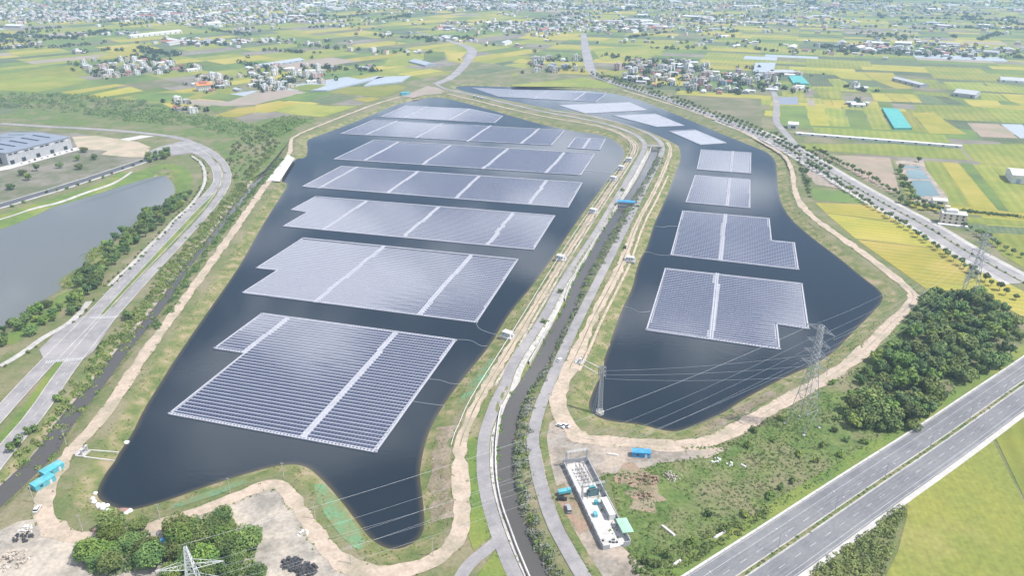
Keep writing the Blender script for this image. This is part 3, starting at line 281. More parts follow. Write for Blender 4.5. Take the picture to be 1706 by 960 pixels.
mat('leaf_far', (0.040, 0.070, 0.036), 0.85, (0.072, 0.100, 0.045), 0.06, (0.048, 0.084, 0.030), 0.02, spec=0.1)

def water_mat(name, col, rough, bump, shallow=None):
    m = mat(name, col, rough, spec=0.5)
    t = m.node_tree; b = t.nodes['Principled BSDF']
    if shallow:                                            # murky water over the shelving bank
        at = t.nodes.new('ShaderNodeAttribute'); at.attribute_name = 'shallow'; mx = t.nodes.new('ShaderNodeMix'); mx.data_type = 'RGBA'
        pw = t.nodes.new('ShaderNodeMath'); pw.operation = 'POWER'; pw.inputs[1].default_value = 1.6; t.links.new(at.outputs['Fac'], pw.inputs[0])
        t.links.new(pw.outputs[0], mx.inputs[0]); mx.inputs[6].default_value = (*col, 1); mx.inputs[7].default_value = (*shallow, 1); t.links.new(mx.outputs[2], b.inputs['Base Color'])
    if True: pass; b.inputs['IOR'].default_value = 1.33
    geo = t.nodes.new('ShaderNodeNewGeometry'); mp = t.nodes.new('ShaderNodeMapping'); mp.inputs['Scale'].default_value = (0.25, 0.5, 1)
    t.links.new(geo.outputs['Position'], mp.inputs[0])
    n = t.nodes.new('ShaderNodeTexNoise'); n.inputs['Scale'].default_value = 1.0; n.inputs['Detail'].default_value = 4; t.links.new(mp.outputs[0], n.inputs[0])
    # calm and ruffled stretches
    n2 = t.nodes.new('ShaderNodeTexNoise'); n2.inputs['Scale'].default_value = 0.012; n2.inputs['Detail'].default_value = 3; t.links.new(geo.outputs['Position'], n2.inputs[0])
    r = t.nodes.new('ShaderNodeMapRange'); t.links.new(n2.outputs[0], r.inputs[0])
    for i, v in enumerate((0.35, 0.65, rough * 0.6, rough * 1.6)): r.inputs[i + 1].default_value = v
    t.links.new(r.outputs[0], b.inputs['Roughness'])
    bn = t.nodes.new('ShaderNodeBump'); bn.inputs['Strength'].default_value = bump; bn.inputs['Distance'].default_value = 0.08
    t.links.new(n.outputs[0], bn.inputs['Height']); t.links.new(bn.outputs[0], b.inputs['Normal'])
water_mat('pond_water', (0.016, 0.023, 0.032), 0.05, 0.26, (0.105, 0.085, 0.048))
water_mat('lake_water', (0.150, 0.158, 0.155), 0.06, 0.16, (0.15, 0.16, 0.09))
water_mat('stream_water', (0.092, 0.086, 0.080), 0.10, 0.3)
water_mat('fish_water', (0.095, 0.170, 0.180), 0.12, 0.2)
pm = mat('solar_glass', (0.058, 0.063, 0.104), 0.07, (0.068, 0.073, 0.114), 0.3, spec=1.0)
pm.node_tree.nodes['Principled BSDF'].inputs['IOR'].default_value = 1.95

# ground: grass, dry grass and bare earth; the sloping banks carry drier grass
def ground_mat():
    m = mat('ground', (0.115, 0.145, 0.052), 0.95, (0.165, 0.165, 0.075), 0.09, (0.215, 0.190, 0.115), 0.03, bump=0.5, bscale=0.8, grain=0.2, gscale=0.6)
    t = m.node_tree; b = t.nodes['Principled BSDF']; src = b.inputs['Base Color'].links[0].from_socket
    geo = t.nodes.new('ShaderNodeNewGeometry'); sp = t.nodes.new('ShaderNodeSeparateXYZ'); t.links.new(geo.outputs['Position'], sp.inputs[0])
    r = t.nodes.new('ShaderNodeMapRange'); t.links.new(sp.outputs[2], r.inputs[0]); r.inputs[1].default_value = -0.25; r.inputs[2].default_value = -0.9
    n = t.nodes.new('ShaderNodeTexNoise'); n.inputs['Scale'].default_value = 0.14; n.inputs['Detail'].default_value = 6; t.links.new(geo.outputs['Position'], n.inputs[0])
    cr = t.nodes.new('ShaderNodeValToRGB'); t.links.new(n.outputs[0], cr.inputs[0])
    e = cr.color_ramp.elements; e[0].position = 0.36; e[0].color = (0.110, 0.145, 0.046, 1); e[1].position = 0.70; e[1].color = (0.31, 0.245, 0.155, 1)
    k = cr.color_ramp.elements.new(0.5); k.color = (0.180, 0.183, 0.072, 1)
    mx = t.nodes.new('ShaderNodeMix'); mx.data_type = 'RGBA'; t.links.new(r.outputs[0], mx.inputs[0]); t.links.new(src, mx.inputs[6]); t.links.new(cr.outputs[0], mx.inputs[7])
    t.links.new(mx.outputs[2], b.inputs['Base Color'])
ground_mat()

# ------------------------------------------------------------------ builders
class MB:
    """collects faces, then becomes ONE mesh object"""
    def __init__(s): s.v = []; s.f = []; s.mi = []
    def add(s, vs, fs, m=0):
        o = len(s.v); s.v += [tuple(p) for p in vs]; s.f += [tuple(i + o for i in q) for q in fs]; s.mi += [m] * len(fs); return s
    def box(s, c, d, rz=0.0, m=0, taper=1.0):
        x, y, z = d[0] / 2, d[1] / 2, d[2]; cs, sn = math.cos(rz), math.sin(rz); P = []
        for zz_, k in ((0, 1.0), (z, taper)):
            for a, b_ in ((-x, -y), (x, -y), (x, y), (-x, y)): P.append((c[0] + k * (a * cs - b_ * sn), c[1] + k * (a * sn + b_ * cs), c[2] + zz_))
        return s.add(P, [(3, 2, 1, 0), (4, 5, 6, 7), (0, 1, 5, 4), (1, 2, 6, 5), (2, 3, 7, 6), (3, 0, 4, 7)], m)
    def bar(s, a, b, r, m=0, n=4, r2=None):
        a, b = Vector(a), Vector(b); d = (b - a)
        if d.length < 1e-6: return s
        d.normalize(); u = d.orthogonal().normalized(); w_ = d.cross(u); r2 = r if r2 is None else r2; P = []
        for p, q in ((a, r), (b, r2)):
            for i in range(n):
                t = 2 * math.pi * (i + .5) / n; P.append(p + u * (math.cos(t) * q) + w_ * (math.sin(t) * q))
        F_ = [(i, (i + 1) % n, n + (i + 1) % n, n + i) for i in range(n)] + [tuple(range(n))[::-1], tuple(range(n, 2 * n))]
        return s.add(P, F_, m)
    def prism(s, poly, z0, z1, m=0, mtop=None):
        n = len(poly); P = [(p[0], p[1], z0) for p in poly] + [(p[0], p[1], z1) for p in poly]
        s.add(P, [(i, (i + 1) % n, n + (i + 1) % n, n + i) for i in range(n)], m)
        o = len(s.v) - 2 * n; s.f.append(tuple(range(o + n, o + 2 * n))); s.mi.append(m if mtop is None else mtop); return s
    def gable(s, c, d, h, rz=0.0, m=0, over=0.4):
        """pitched roof of base d, rise h, ridge along local x"""
        x, y = d[0] / 2 + over, d[1] / 2 + over; cs, sn = math.cos(rz), math.sin(rz)
        L = [(-x, -y, 0), (x, -y, 0), (x, y, 0), (-x, y, 0), (-x, 0, h), (x, 0, h)]
        return s.add([(c[0] + a * cs - b * sn, c[1] + a * sn + b * cs, c[2] + q) for a, b, q in L], [(0, 1, 5, 4), (2, 3, 4, 5), (0, 4, 3), (1, 2, 5), (3, 2, 1, 0)], m)
    def mesh(s, name, mats):
        me = bpy.data.meshes.new(name); me.from_pydata(s.v, [], s.f)
        for m_ in (mats if isinstance(mats, (list, tuple)) else [mats]): me.materials.append(M[m_])
        if any(s.mi): me.polygons.foreach_set('material_index', s.mi)
        me.update(); return me
    def build(s, name, mats, parent=None, smooth=False):
        me = s.mesh(name, mats)
        if smooth: me.polygons.foreach_set('use_smooth', [True] * len(me.polygons))
        return link(name, me, parent)
def link(name, me, parent=None):
    o = bpy.data.objects.new(name, me); COL.objects.link(o)
    if parent is not None: o.parent = parent
    return o
def tag(o, label=None, cat=None, group=None, kind=None):
    if label: o['label'] = label
    if cat: o['category'] = cat
    if group: o['group'] = group
    if kind: o['kind'] = kind
    return o
def empty(name, loc, rz=0.0):
    o = bpy.data.objects.new(name, None); COL.objects.link(o); o.location = loc; o.rotation_euler = (0, 0, rz); o.empty_display_size = 0.5
    return o
def thing(name, label, cat, loc, rz=0.0, group=None): return tag(empty(name, loc, rz), label, cat, group)
def dup(root, loc, rz=0.0, scale=None, label=None, group=None):
    def cp(o, par):
        c = o.copy(); COL.objects.link(c); c.parent = par
        for ch in KIDS.get(o.name, ()): cp(ch, c)
        return c
    if root.name not in KIDS_DONE:
        def reg(o):
            KIDS[o.name] = list(o.children)
            for ch in o.children: reg(ch)
        reg(root); KIDS_DONE.add(root.name)
    r = cp(root, None); r.location = loc; r.rotation_euler = (0, 0, rz)
    if scale: r.scale = scale if isinstance(scale, tuple) else (scale,) * 3
    if label: r['label'] = label
    if group: r['group'] = group
    return r
KIDS = {}; KIDS_DONE = set()
class Proto:
    """first placement uses the prototype itself, later ones are copies"""
    def __init__(s, root): s.root = root; s.used = False
    def put(s, loc, rz=0.0, scale=1.0, label=None, group=None):
        if not s.used:
            s.used = True
            KIDS[s.root.name] = list(s.root.children)
            o = s.root; s.tmpl = o
            o.location = loc; o.rotation_euler = (0, 0, rz); o.scale = scale if isinstance(scale, tuple) else (scale,) * 3
            if label: o['label'] = label
            if group: o['group'] = group
            return o
        return dup(s.root, loc, rz, scale, label, group)

# polylines and areas
def resample(pl, step):
    P = np.array(pl, float)[:, :2]; seg = np.linalg.norm(np.diff(P, axis=0), axis=1); L = np.concatenate([[0], np.cumsum(seg)])
    n = max(2, int(L[-1] / step) + 1); t = np.linspace(0, L[-1], n)
    return np.stack([np.interp(t, L, P[:, 0]), np.interp(t, L, P[:, 1])], 1)
def smooth(pl, it=2, closed=False):
    P = np.array(pl, float)[:, :2]
    for _ in range(it):
        Q = np.roll(P, -1, 0) if closed else P[1:]; A = P if closed else P[:-1]
        N = np.empty((2 * len(Q), 2)); N[0::2] = A * .75 + Q * .25; N[1::2] = A * .25 + Q * .75
        P = N if closed else np.concatenate([P[:1], N, P[-1:]])
    return P
def offset(P, d):
    T = np.gradient(P, axis=0); T /= np.linalg.norm(T, axis=1)[:, None] + 1e-9
    N = np.stack([T[:, 1], -T[:, 0]], 1)                       # right-hand side
    return P + N * (d if np.ndim(d) == 0 else np.asarray(d)[:, None])
def inside(poly, X, Y):
    P = np.array(poly, float); x0, y0 = P[:, 0], P[:, 1]; x1, y1 = np.roll(x0, -1), np.roll(y0, -1); r = np.zeros(np.shape(X), bool)
    for a, b, c_, d_ in zip(x0, y0, x1, y1):
        if b == d_: continue
        r ^= ((b > Y) != (d_ > Y)) & (X < (c_ - a) * (Y - b) / (d_ - b) + a)
    return r
def segdist(P, X, Y, closed=False, wid=None):
    P = np.array(P, float); best = np.full(np.shape(X), 1e9); n = len(P)
    for i in range(n if closed else n - 1):
        a, b = P[i], P[(i + 1) % n]; d = b - a; l2 = d @ d + 1e-9
        t = np.clip(((X - a[0]) * d[0] + (Y - a[1]) * d[1]) / l2, 0, 1)
        q = np.hypot(X - a[0] - t * d[0], Y - a[1] - t * d[1])
        if wid is not None: q = q - (wid[i] * (1 - t) + wid[(i + 1) % n] * t)
        best = np.minimum(best, q)
    return best
def in_any(polys, X, Y):
    r = np.zeros(np.shape(X), bool)
    for p in polys: r |= inside(p, X, Y)
    return r

# ------------------------------------------------------------------ terrain
PONDS = [(smooth(LEFT_POND, 1, True), 0.22), (smooth(RIGHT_POND, 1, True), 0.22), (smooth(LAKE, 2, True), 0.26)]
STREAM_P = smooth(STREAM[0], 1); STREAM_W = np.interp(np.linspace(0, 1, len(STREAM_P)), np.linspace(0, 1, len(STREAM[1])), STREAM[1])
CANAL_P = smooth(CANAL[0], 1); CANAL_W = np.interp(np.linspace(0, 1, len(CANAL_P)), np.linspace(0, 1, len(CANAL[1])), CANAL[1]) * 0.62
STREAM_W = STREAM_W * 0.62
def hgt(X, Y):
    X = np.asarray(X, float); Y = np.asarray(Y, float); h = np.zeros(np.shape(X))
    for poly, sl in PONDS:
        lo, hi = poly.min(0) - 20, poly.max(0) + 20
        m = (X > lo[0]) & (X < hi[0]) & (Y > lo[1]) & (Y < hi[1])
        if not m.any(): continue
        x, y = X[m], Y[m]; d = segdist(poly, x, y, True); ins = inside(poly, x, y); d = np.where(ins, -np.minimum(d, 9), d)
        h[m] = np.minimum(h[m], np.minimum(0, WATER_Z + sl * d))
    for pl, wd, sl in ((STREAM_P, STREAM_W, 0.5), (CANAL_P, CANAL_W, 1.0)):
        lo, hi = pl.min(0) - 16, pl.max(0) + 16
        m = (X > lo[0]) & (X < hi[0]) & (Y > lo[1]) & (Y < hi[1])
        if not m.any(): continue
        d = segdist(pl, X[m], Y[m], wid=wd)
        h[m] = np.minimum(h[m], np.minimum(0, WATER_Z + sl * np.maximum(d, -3)))
    return h
def steps(*a):
    o = [a[0]]
    for i in range(1, len(a), 2):
        n = max(1, int(round((a[i + 1] - o[-1]) / a[i]))); s0 = o[-1]
        o += [s0 + (a[i + 1] - s0) * (k + 1) / n for k in range(n)]
    return np.array(o)
gx = steps(-5200, 600, -640, 8, -310, 2.4, 290, 30, 640, 600, 5200)
gy = steps(-800, 200, 160, 2.4, 800, 4.5, 1340, 60, 1700, 500, 6200)
XX, YY = np.meshgrid(gx, gy)
ZZ = hgt(XX, YY)
nx, ny = len(gx), len(gy)
idx = np.arange(nx * ny).reshape(ny, nx)
quads = np.stack([idx[:-1, :-1], idx[:-1, 1:], idx[1:, 1:], idx[1:, :-1]], -1).reshape(-1, 4)
def np_mesh(name, V, Fc, mats):
    me = bpy.data.meshes.new(name); V = np.asarray(V, np.float32); Fc = np.asarray(Fc, np.int32); k = Fc.shape[1]
    me.vertices.add(len(V)); me.vertices.foreach_set('co', V.ravel()); me.loops.add(Fc.size); me.loops.foreach_set('vertex_index', Fc.ravel())
    me.polygons.add(len(Fc)); me.polygons.foreach_set('loop_start', np.arange(0, Fc.size, k, dtype=np.int32)); me.polygons.foreach_set('loop_total', np.full(len(Fc), k, np.int32))
    for m_ in (mats if isinstance(mats, (list, tuple)) else [mats]): me.materials.append(M[m_])
    me.update(calc_edges=True); me.validate(); return me
gme = np_mesh('ground', np.stack([XX.ravel(), YY.ravel(), ZZ.ravel()], 1), quads, 'ground')
gme.polygons.foreach_set('use_smooth', np.ones(len(gme.polygons), bool))
ground = tag(link('ground', gme), kind='structure')
def gz(x, y): return float(hgt(np.array([float(x)]), np.array([float(y)]))[0])

def sheet(name, poly, z, m, parent=None, kind=None):
    o = MB().add([(p[0], p[1], z) for p in poly], [tuple(range(len(poly)))], 0).build(name, m, parent)
    if o.data.polygons[0].normal.z < 0: o.data.flip_normals()
    if kind: o['kind'] = kind
    return o
def grow(P, d):
    P = np.asarray(P); a = 0.5 * np.sum(P[:, 0] * np.roll(P[:, 1], -1) - np.roll(P[:, 0], -1) * P[:, 1])
    T = np.roll(P, -1, 0) - np.roll(P, 1, 0); T /= np.linalg.norm(T, axis=1)[:, None] + 1e-9
    N = np.stack([T[:, 1], -T[:, 0]], 1) * (1 if a > 0 else -1); return P + N * d
for (poly, sl), nm, mm in zip(PONDS, ('reservoir_water', 'reservoir_water', 'lake_water'), ('pond_water', 'pond_water', 'lake_water')):
    A_, B_ = grow(poly, 0.8), grow(poly, -3.2 if nm != 'lake_water' else -6.0); n_ = len(A_)
    wb = MB().add([(*p, WATER_Z) for p in A_] + [(*p, WATER_Z) for p in B_], [(i, (i + 1) % n_, n_ + (i + 1) % n_, n_ + i) for i in range(n_)] + [tuple(range(n_, 2 * n_))])
    wo = wb.build(nm, mm); wo['kind'] = 'structure'
    if wo.data.polygons[-1].normal.z < 0: wo.data.flip_normals()
    wo.data.attributes.new('shallow', 'FLOAT', 'POINT').data.foreach_set('value', [1.0] * n_ + [0.0] * n_)
def ribbon(name, pl, half, m, dz=0.2, step=4.0, sub=3, parent=None, kind='structure', flat=None, left=None, right=None, sm=1, rag=0.0):
    """draped strip; half width may vary; left/right give unequal offsets"""
    P = resample(smooth(pl, sm) if sm else pl, step); n = len(P)
    hw = np.interp(np.linspace(0, 1, n), np.linspace(0, 1, len(np.atleast_1d(half))), np.atleast_1d(half)) if left is None else None
    if rag and hw is not None: hw = hw * (1 + rag * np.interp(np.arange(n), np.arange(0, n + 3, 2), rng.normal(0, 1, len(np.arange(0, n + 3, 2)))))
    cols = []
    for k in range(sub + 1):
        f_ = k / sub
        d = (-hw + 2 * hw * f_) if left is None else np.full(n, left + (right - left) * f_)
        cols.append(offset(P, d))
    C = np.stack(cols, 1); X, Y = C[..., 0], C[..., 1]
    Zc = np.full(X.shape, flat) if flat is not None else hgt(X, Y) + dz
    V = np.stack([X, Y, Zc], -1).reshape(-1, 3); ii = np.arange(n * (sub + 1)).reshape(n, sub + 1)
    Q = np.stack([ii[:-1, :-1], ii[:-1, 1:], ii[1:, 1:], ii[1:, :-1]], -1).reshape(-1, 4)
    o = link(name, np_mesh(name, V, Q, m), parent)
    if kind: o['kind'] = kind
    return o
ribbon('stream', STREAM[0], np.array(STREAM[1]) * 0.62 + 0.6, 'stream_water', flat=WATER_Z + 0.02, sub=1)
ribbon('canal', CANAL[0], np.array(CANAL[1]) * 0.62 + 0.4, 'stream_water', flat=WATER_Z + 0.03, sub=1)

# fields
farmland = tag(empty('farmland', (0, 0, 0)), kind='structure')
for i, (poly, key) in enumerate(FIELDS):
    sheet('field', poly, 0.10 + (i % 23) * 0.006, key, farmland)
PAL = ['lime', 'gold', 'green', 'dark', 'soil', 'pink', 'scrub', 'net_grey']; PW = np.array([.36, .15, .18, .18, .05, .02, .045, .015])
RES = [RESERVE]
far_v = []; far_f = []; far_m = []; near_par = []
def parcels(ang, x0, x1, y0, y1, size, test):
    cs, sn = math.cos(ang), math.sin(ang)
    def split(a, b, c_, d_, lv):
        W_, H_ = b - a, d_ - c_; tgt = size * random.uniform(0.7, 1.7)
        if lv > 14 or (W_ < tgt * 1.15 and H_ < tgt * 0.5): emit(a, b, c_, d_); return
        if W_ / 2.2 > H_: k = a + W_ * random.uniform(.38, .62); g = random.choice((.6, .6, 1.2, 2.5)) ; split(a, k - g / 2, c_, d_, lv + 1); split(k + g / 2, b, c_, d_, lv + 1)
        else: k = c_ + H_ * random.uniform(.38, .62); g = random.choice((.6, .6, 1.2, 2.5)); split(a, b, c_, k - g / 2, lv + 1); split(a, b, k + g / 2, d_, lv + 1)
    def emit(a, b, c_, d_):
        q = [(u * cs - v * sn, u * sn + v * cs) for u, v in ((a, c_), (b, c_), (b, d_), (a, d_))]
        cxm = sum(p[0] for p in q) / 4; cym = sum(p[1] for p in q) / 4
        if cym < 300 or cym > 5200 or abs(cxm) > 0.80 * cym + 150 or not test(cxm, cym): return
        X = np.array([p[0] for p in q] + [cxm]); Y = np.array([p[1] for p in q] + [cym])
        if in_any(RES, X, Y).any(): return
        if random.random() < 0.04: return
        near_par.append((math.hypot(cxm, cym), q + [0.05 if ang > 0 else 0.062], int(rng.choice(len(PAL), p=PW))))
    split(x0, x1, y0, y1, 0)
parcels(R(48), -6500, 6500, -6500, 6500, 95, lambda x, y: x < 140 - 0.05 * y)
parcels(R(-20), -6500, 6500, -6500, 6500, 95, lambda x, y: x >= 140 - 0.05 * y)
near_par.sort(key=lambda t: t[0])
for i, (d_, q, k) in enumerate(near_par[:220]): sheet('field', q[:4], q[4], PAL[k], farmland)
fb = MB()
for d_, q, k in near_par[220:]: fb.add([(p[0], p[1], q[4]) for p in q[:4]], [(0, 1, 2, 3)], k)
tag(fb.build('far_fields', PAL, farmland), kind='stuff')
print('parcels', len(near_par))

# ------------------------------------------------------------------ roads, tracks, yards
ribbon('dirt_track', TRACK_LEFT, np.array([2.6] * 6 + [2.2] * 8 + [3.4] * 8 + [3.6] * 14 + [2.6] * 12 + [2.3] * 18), 'track_dirt', 0.24, sub=3, step=2.5, rag=0.15)
ribbon('dirt_track', TRACK_C, np.array([2.0] * 8 + [3.0] * 4 + [4.2] * 8 + [3.3] * 6 + [2.2] * 14), 'track_dirt', 0.24, sub=3, step=2.5, rag=0.15)
ribbon('worn_path', TRACK_C[2:10], 0, 'track_dirt', 0.20, left=-6.6, right=-5.0, sub=1)
ribbon('worn_path', TRACK_LEFT[46:58], 0, 'yard_dirt', 0.20, left=3.6, right=5.2, sub=1)
ribbon('wheel_ridge', TRACK_C[:10], 0.28, 'verge', 0.27, sub=1, rag=.4)
ribbon('wheel_ridge', TRACK_LEFT[42:60], 0.28, 'verge', 0.27, sub=1, rag=.4)
ribbon('wheel_ridge', TRACK_C[14:30], 0.2, 'yard_gravel', 0.27, sub=1, rag=.4)
ribbon('canal_road', ROAD_A, 3.0, 'asphalt_old', 0.30, sub=2)
ribbon('canal_road', ROAD_B, 3.1, 'asphalt_old', 0.30, sub=2)
ribbon('canal_path', ROAD_A[10:], 0, 'concrete', 0.22, left=-6.6, right=-3.3, sub=2)
ribbon('grass_verge', ROAD_A[10:], 0, 'verge', 0.16, left=3.3, right=8.0, sub=2)
ribbon('grass_verge', ROAD_B[4:], 0, 'verge', 0.16, left=-7.0, right=-3.4, sub=2)
ribbon('tree_road', TREE_ROAD[:10], 0, 'concrete', 0.18, left=-16, right=14.5, sub=3)
ribbon('tree_road', TREE_ROAD[:10], 0, 'asphalt_old', 0.24, left=-10.5, right=-1.0, sub=2)
ribbon('tree_road', TREE_ROAD[:10], 0, 'asphalt_old', 0.24, left=1.0, right=9.5, sub=2)
ribbon('road_median', TREE_ROAD[:9], 0, 'verge', 0.30, left=-0.8, right=0.8, sub=1)
ribbon('tree_road', TREE_ROAD[8:], np.array([9, 8.5, 8.5, 8.5, 9, 10, 10, 9, 8, 7]), 'asphalt_old', 0.22, sub=2)
ribbon('village_road', JUNCTION_ROAD, 4.5, 'asphalt_old', 0.26, sub=2)
ribbon('north_road', NORTH_ROAD, np.array([8, 8, 9, 11, 11, 8, 5, 4]), 'asphalt_old', 0.27, sub=2)
sheet('work_yard', YARD_NORTH, 0.15, 'pink', None, 'structure')
sheet('work_yard', YARD_SOUTH, 0.13, 'yard_dirt', None, 'structure')
sheet('work_yard', YARD_SUBSTATION, 0.14, 'yard_gravel', None, 'structure')
sheet('meadow', MEADOWS[0], 0.115, 'meadow', None, 'structure')
sheet('scrubland', SCRUBLAND, 0.075, 'meadow', None, 'structure')
sheet('waste_ground', WASTE, 0.09, 'waste', None, 'structure')
ribbon('dirt_patch', [(DIRT_PATCH[0][0] + 4, DIRT_PATCH[0][1] - 2), (DIRT_PATCH[2][0] - 9, DIRT_PATCH[2][1] - 3), (DIRT_PATCH[4][0], DIRT_PATCH[4][1] - 1)], 6.0, 'red_soil', 0.18, sub=4, step=1.6, rag=.28)
# western dual carriageway
ribbon('dual_carriageway', LEFT_ROAD_L, np.array([4.4] * 10 + [4.2] * 4), 'asphalt_old', 0.24, sub=2)
ribbon('dual_carriageway', LEFT_ROAD_R, np.array([4.6] * 13 + [4.5] * 6), 'asphalt_old', 0.25, sub=2)
ribbon('road_median', LEFT_MEDIAN, 1.3, 'verge', 0.34, sub=1)
ribbon('west_road', WEST_ROAD, 5.5, 'asphalt_dark', 0.24, sub=2)
ribbon('west_road', WEST_ROAD, 0, 'concrete', 0.22, left=-9.5, right=-5.6, sub=1)
ribbon('west_road', WEST_ROAD, 0, 'concrete', 0.22, left=5.6, right=7.5, sub=1)
sheet('road_crossing', CROSSING, 0.33, 'asphalt_old', None, 'structure')
sheet('road_crossing', FAR_CROSSING, 0.36, 'asphalt_old', None, 'structure')
ribbon('footpath', LAKE_PATH, 1.6, 'concrete', 0.24, sub=1)
ribbon('footpath', LAKE_WALK, 1.5, 'concrete', 0.24, sub=1)
ribbon('footpath', LAKE_WALK2, 2.2, 'concrete', 0.26, sub=1)
ribbon('grass_verge', LAKE_PATH, 0, 'lush', 0.10, left=-26, right=-1.5, sub=8)
ribbon('grass_verge', LAKE_PATH, 0, 'lush', 0.10, left=1.5, right=13, sub=6)
ribbon('grass_verge', LAKE_SIDE, 6.5, 'lush', 0.12, sub=6, step=2.5, rag=.2)
ribbon('grass_verge', LEFT_ROAD_R[:12], 0, 'lush', 0.14, left=-9.5, right=-5.0, sub=2)
ribbon('grass_verge', LAKE_HEAD, 8.5, 'lush', 0.13, sub=8, step=2.5, rag=.12)
sheet('weir_apron', WEIR, 0.40, 'pale_concrete', None, 'structure')
ribbon('side_lane', SIDE_LANE, 2.6, 'asphalt_old', 0.27, sub=1)
sheet('grass_verge', GREEN_WEDGE, 0.20, 'lush', None, 'structure')
sheet('grass_verge', GREEN_WEDGE2, 0.20, 'lush', None, 'structure')
sheet('dirt_patch', RED_APRON, 0.19, 'red_soil', None, 'structure')
ribbon('bare_bank', BARE_BANK, 4.5, 'bank_brown', 0.11, sub=4, step=2.0, rag=.25)
ribbon('bare_bank', BARE_BANK2, 3.5, 'bank_brown', 0.11, sub=4, step=2.0, rag=.3)
ribbon('bare_bank', BARE_BANK3, 3.5, 'bank_brown', 0.11, sub=4, step=2.0, rag=.3)
ribbon('mud_margin', STREAM[0][3:], 0, 'yard_gravel', 0.06, left=3.2, right=5.6, sub=2)
# kerbs and paint of the dual carriageway
for pl, offs in ((LEFT_ROAD_L, (-4.5, 4.5)), (LEFT_ROAD_R[:13], (-4.7, 4.7))):
    for o_ in offs: ribbon('road_kerb', pl, 0, 'concrete', 0.38, left=o_ - .3, right=o_ + .3, sub=1)
def dashes(name, pl, off, on, gap, z, m='road_paint', wid=0.11, sm=1):
    P = resample(smooth(pl, sm), 0.5); P = offset(P, off); b = MB(); s0 = 0; k = int(on / .5); g = int((on + gap) / .5)
    while s0 + k < len(P):
        a, c_ = P[s0], P[s0 + k]; t = (c_ - a) / (np.linalg.norm(c_ - a) + 1e-9); n_ = np.array([t[1], -t[0]]) * wid
        b.add([(*(a + n_), z), (*(c_ + n_), z), (*(c_ - n_), z), (*(a - n_), z)], [(0, 1, 2, 3)]); s0 += g
    return tag(b.build(name, m), kind='structure')
def line(name, pl, off, z, m='road_paint', wid=0.09, sm=1):
    return ribbon(name, pl, 0, m, flat=z, left=off - wid, right=off + wid, sub=1, step=6, sm=sm)
dashes('lane_marking', LEFT_ROAD_L, 0, 4, 6, 0.31, wid=0.14); dashes('lane_marking', LEFT_ROAD_R, 0, 4, 6, 0.32, wid=0.14)
# zebra stripes at the big crossing
zb = MB()
for (a, b_), nn in (((-1, 0), 0),): pass
def zebra(p0, p1, n, ln):
    p0, p1 = np.array(p0), np.array(p1); d = (p1 - p0) / n; u = d / np.linalg.norm(d); v = np.array([-u[1], u[0]]); b = MB()
    for i in range(n):
        c_ = p0 + d * (i + .5); hw = np.linalg.norm(d) * .28; z = 0.40
        b.add([(*(c_ - u * hw - v * ln / 2), z), (*(c_ + u * hw - v * ln / 2), z), (*(c_ + u * hw + v * ln / 2), z), (*(c_ - u * hw + v * ln / 2), z)], [(0, 1, 2, 3)])
    return tag(b.build('zebra_crossing', 'road_paint'), kind='structure')
zebra(ZEBRA[0], ZEBRA[1], 16, 3.4); zebra(ZEBRA[2], ZEBRA[3], 18, 3.0)

# motorway along the south-east
HWP = smooth(HWY_LEFT, 2)
ribbon('highway', HWY_LEFT, 0, 'asphalt', 0.26, left=0.3, right=11.3, sub=3)
ribbon('highway', HWY_LEFT, 0, 'asphalt', 0.27, left=13.4, right=24.6, sub=3)
for o_ in (5.1, 6.8, 8.8, 10.4, 15.1, 17.0, 19.2, 21.0): ribbon('wheel_wear', HWY_LEFT, 0, 'asphalt_worn', 0.31, left=o_ - .35, right=o_ + .35, sub=1)
ribbon('highway_median', HWY_LEFT, 0, 'verge', 0.32, left=11.3, right=13.4, sub=1)
ribbon('highway_shoulder', HWY_LEFT, 0, 'gravel_white', 0.22, left=24.6, right=27.0, sub=1)
ribbon('grass_verge', HWY_LEFT, 0, 'lush', 0.15, left=-7, right=-0.6, sub=2)
for o_ in (0.75, 4.2, 11.1, 13.8, 22.2, 24.0): line('lane_marking', HWY_LEFT, o_, 0.36, 'yellow_paint' if o_ in (11.1,) else 'road_paint')
for o_ in (7.8, 18.2): dashes('lane_marking', HWY_LEFT, o_, 4, 6, 0.37, wid=0.10)
for o_ in (11.3, 13.4): ribbon('road_kerb', HWY_LEFT, 0, 'concrete', 0.42, left=o_ - .25, right=o_ + .25, sub=1)
def wall_strip(pl, off, wid, z0, z1, step=6, sm=1):
    P = offset(resample(smooth(pl, sm) if sm else np.array(pl), step), off); A_ = offset(P, -wid / 2); B_ = offset(P, wid / 2); b = MB(); n = len(P)
    V = [(*p, z0) for p in A_] + [(*p, z1) for p in A_] + [(*p, z1) for p in B_] + [(*p, z0) for p in B_]
    fs = []
    for k in range(3): fs += [(k * n + i, k * n + i + 1, (k + 1) * n + i + 1, (k + 1) * n + i) for i in range(n - 1)]
    return b.add(V, fs)
hb = thing('highway_barrier', 'low white concrete barrier along the outer edge of the highway, beside the wood', 'barrier', (0, 0, 0))
wall_strip(HWY_LEFT, -0.2, 0.9, 0.0, 0.85, 8).build('parapet', 'pale_concrete', hb)
P_ = offset(resample(HWP, 10.0), 0.05)
for p in P_: MB().box((p[0], p[1], 0.85), (0.5, 0.5, 0.35)).build('post', 'white_paint', hb)
cw = thing('canal_wall', 'long pale concrete wall lining the canal beside the grey road', 'wall', (0, 0, 0))
CW = np.array(CANAL[0]); hw_ = np.array(CANAL[1]) * 0.62 + 0.5
wl = offset(smooth(CANAL[0], 1), 0)
WLs = offset(wl, np.interp(np.linspace(0, 1, len(wl)), np.linspace(0, 1, len(hw_)), hw_))
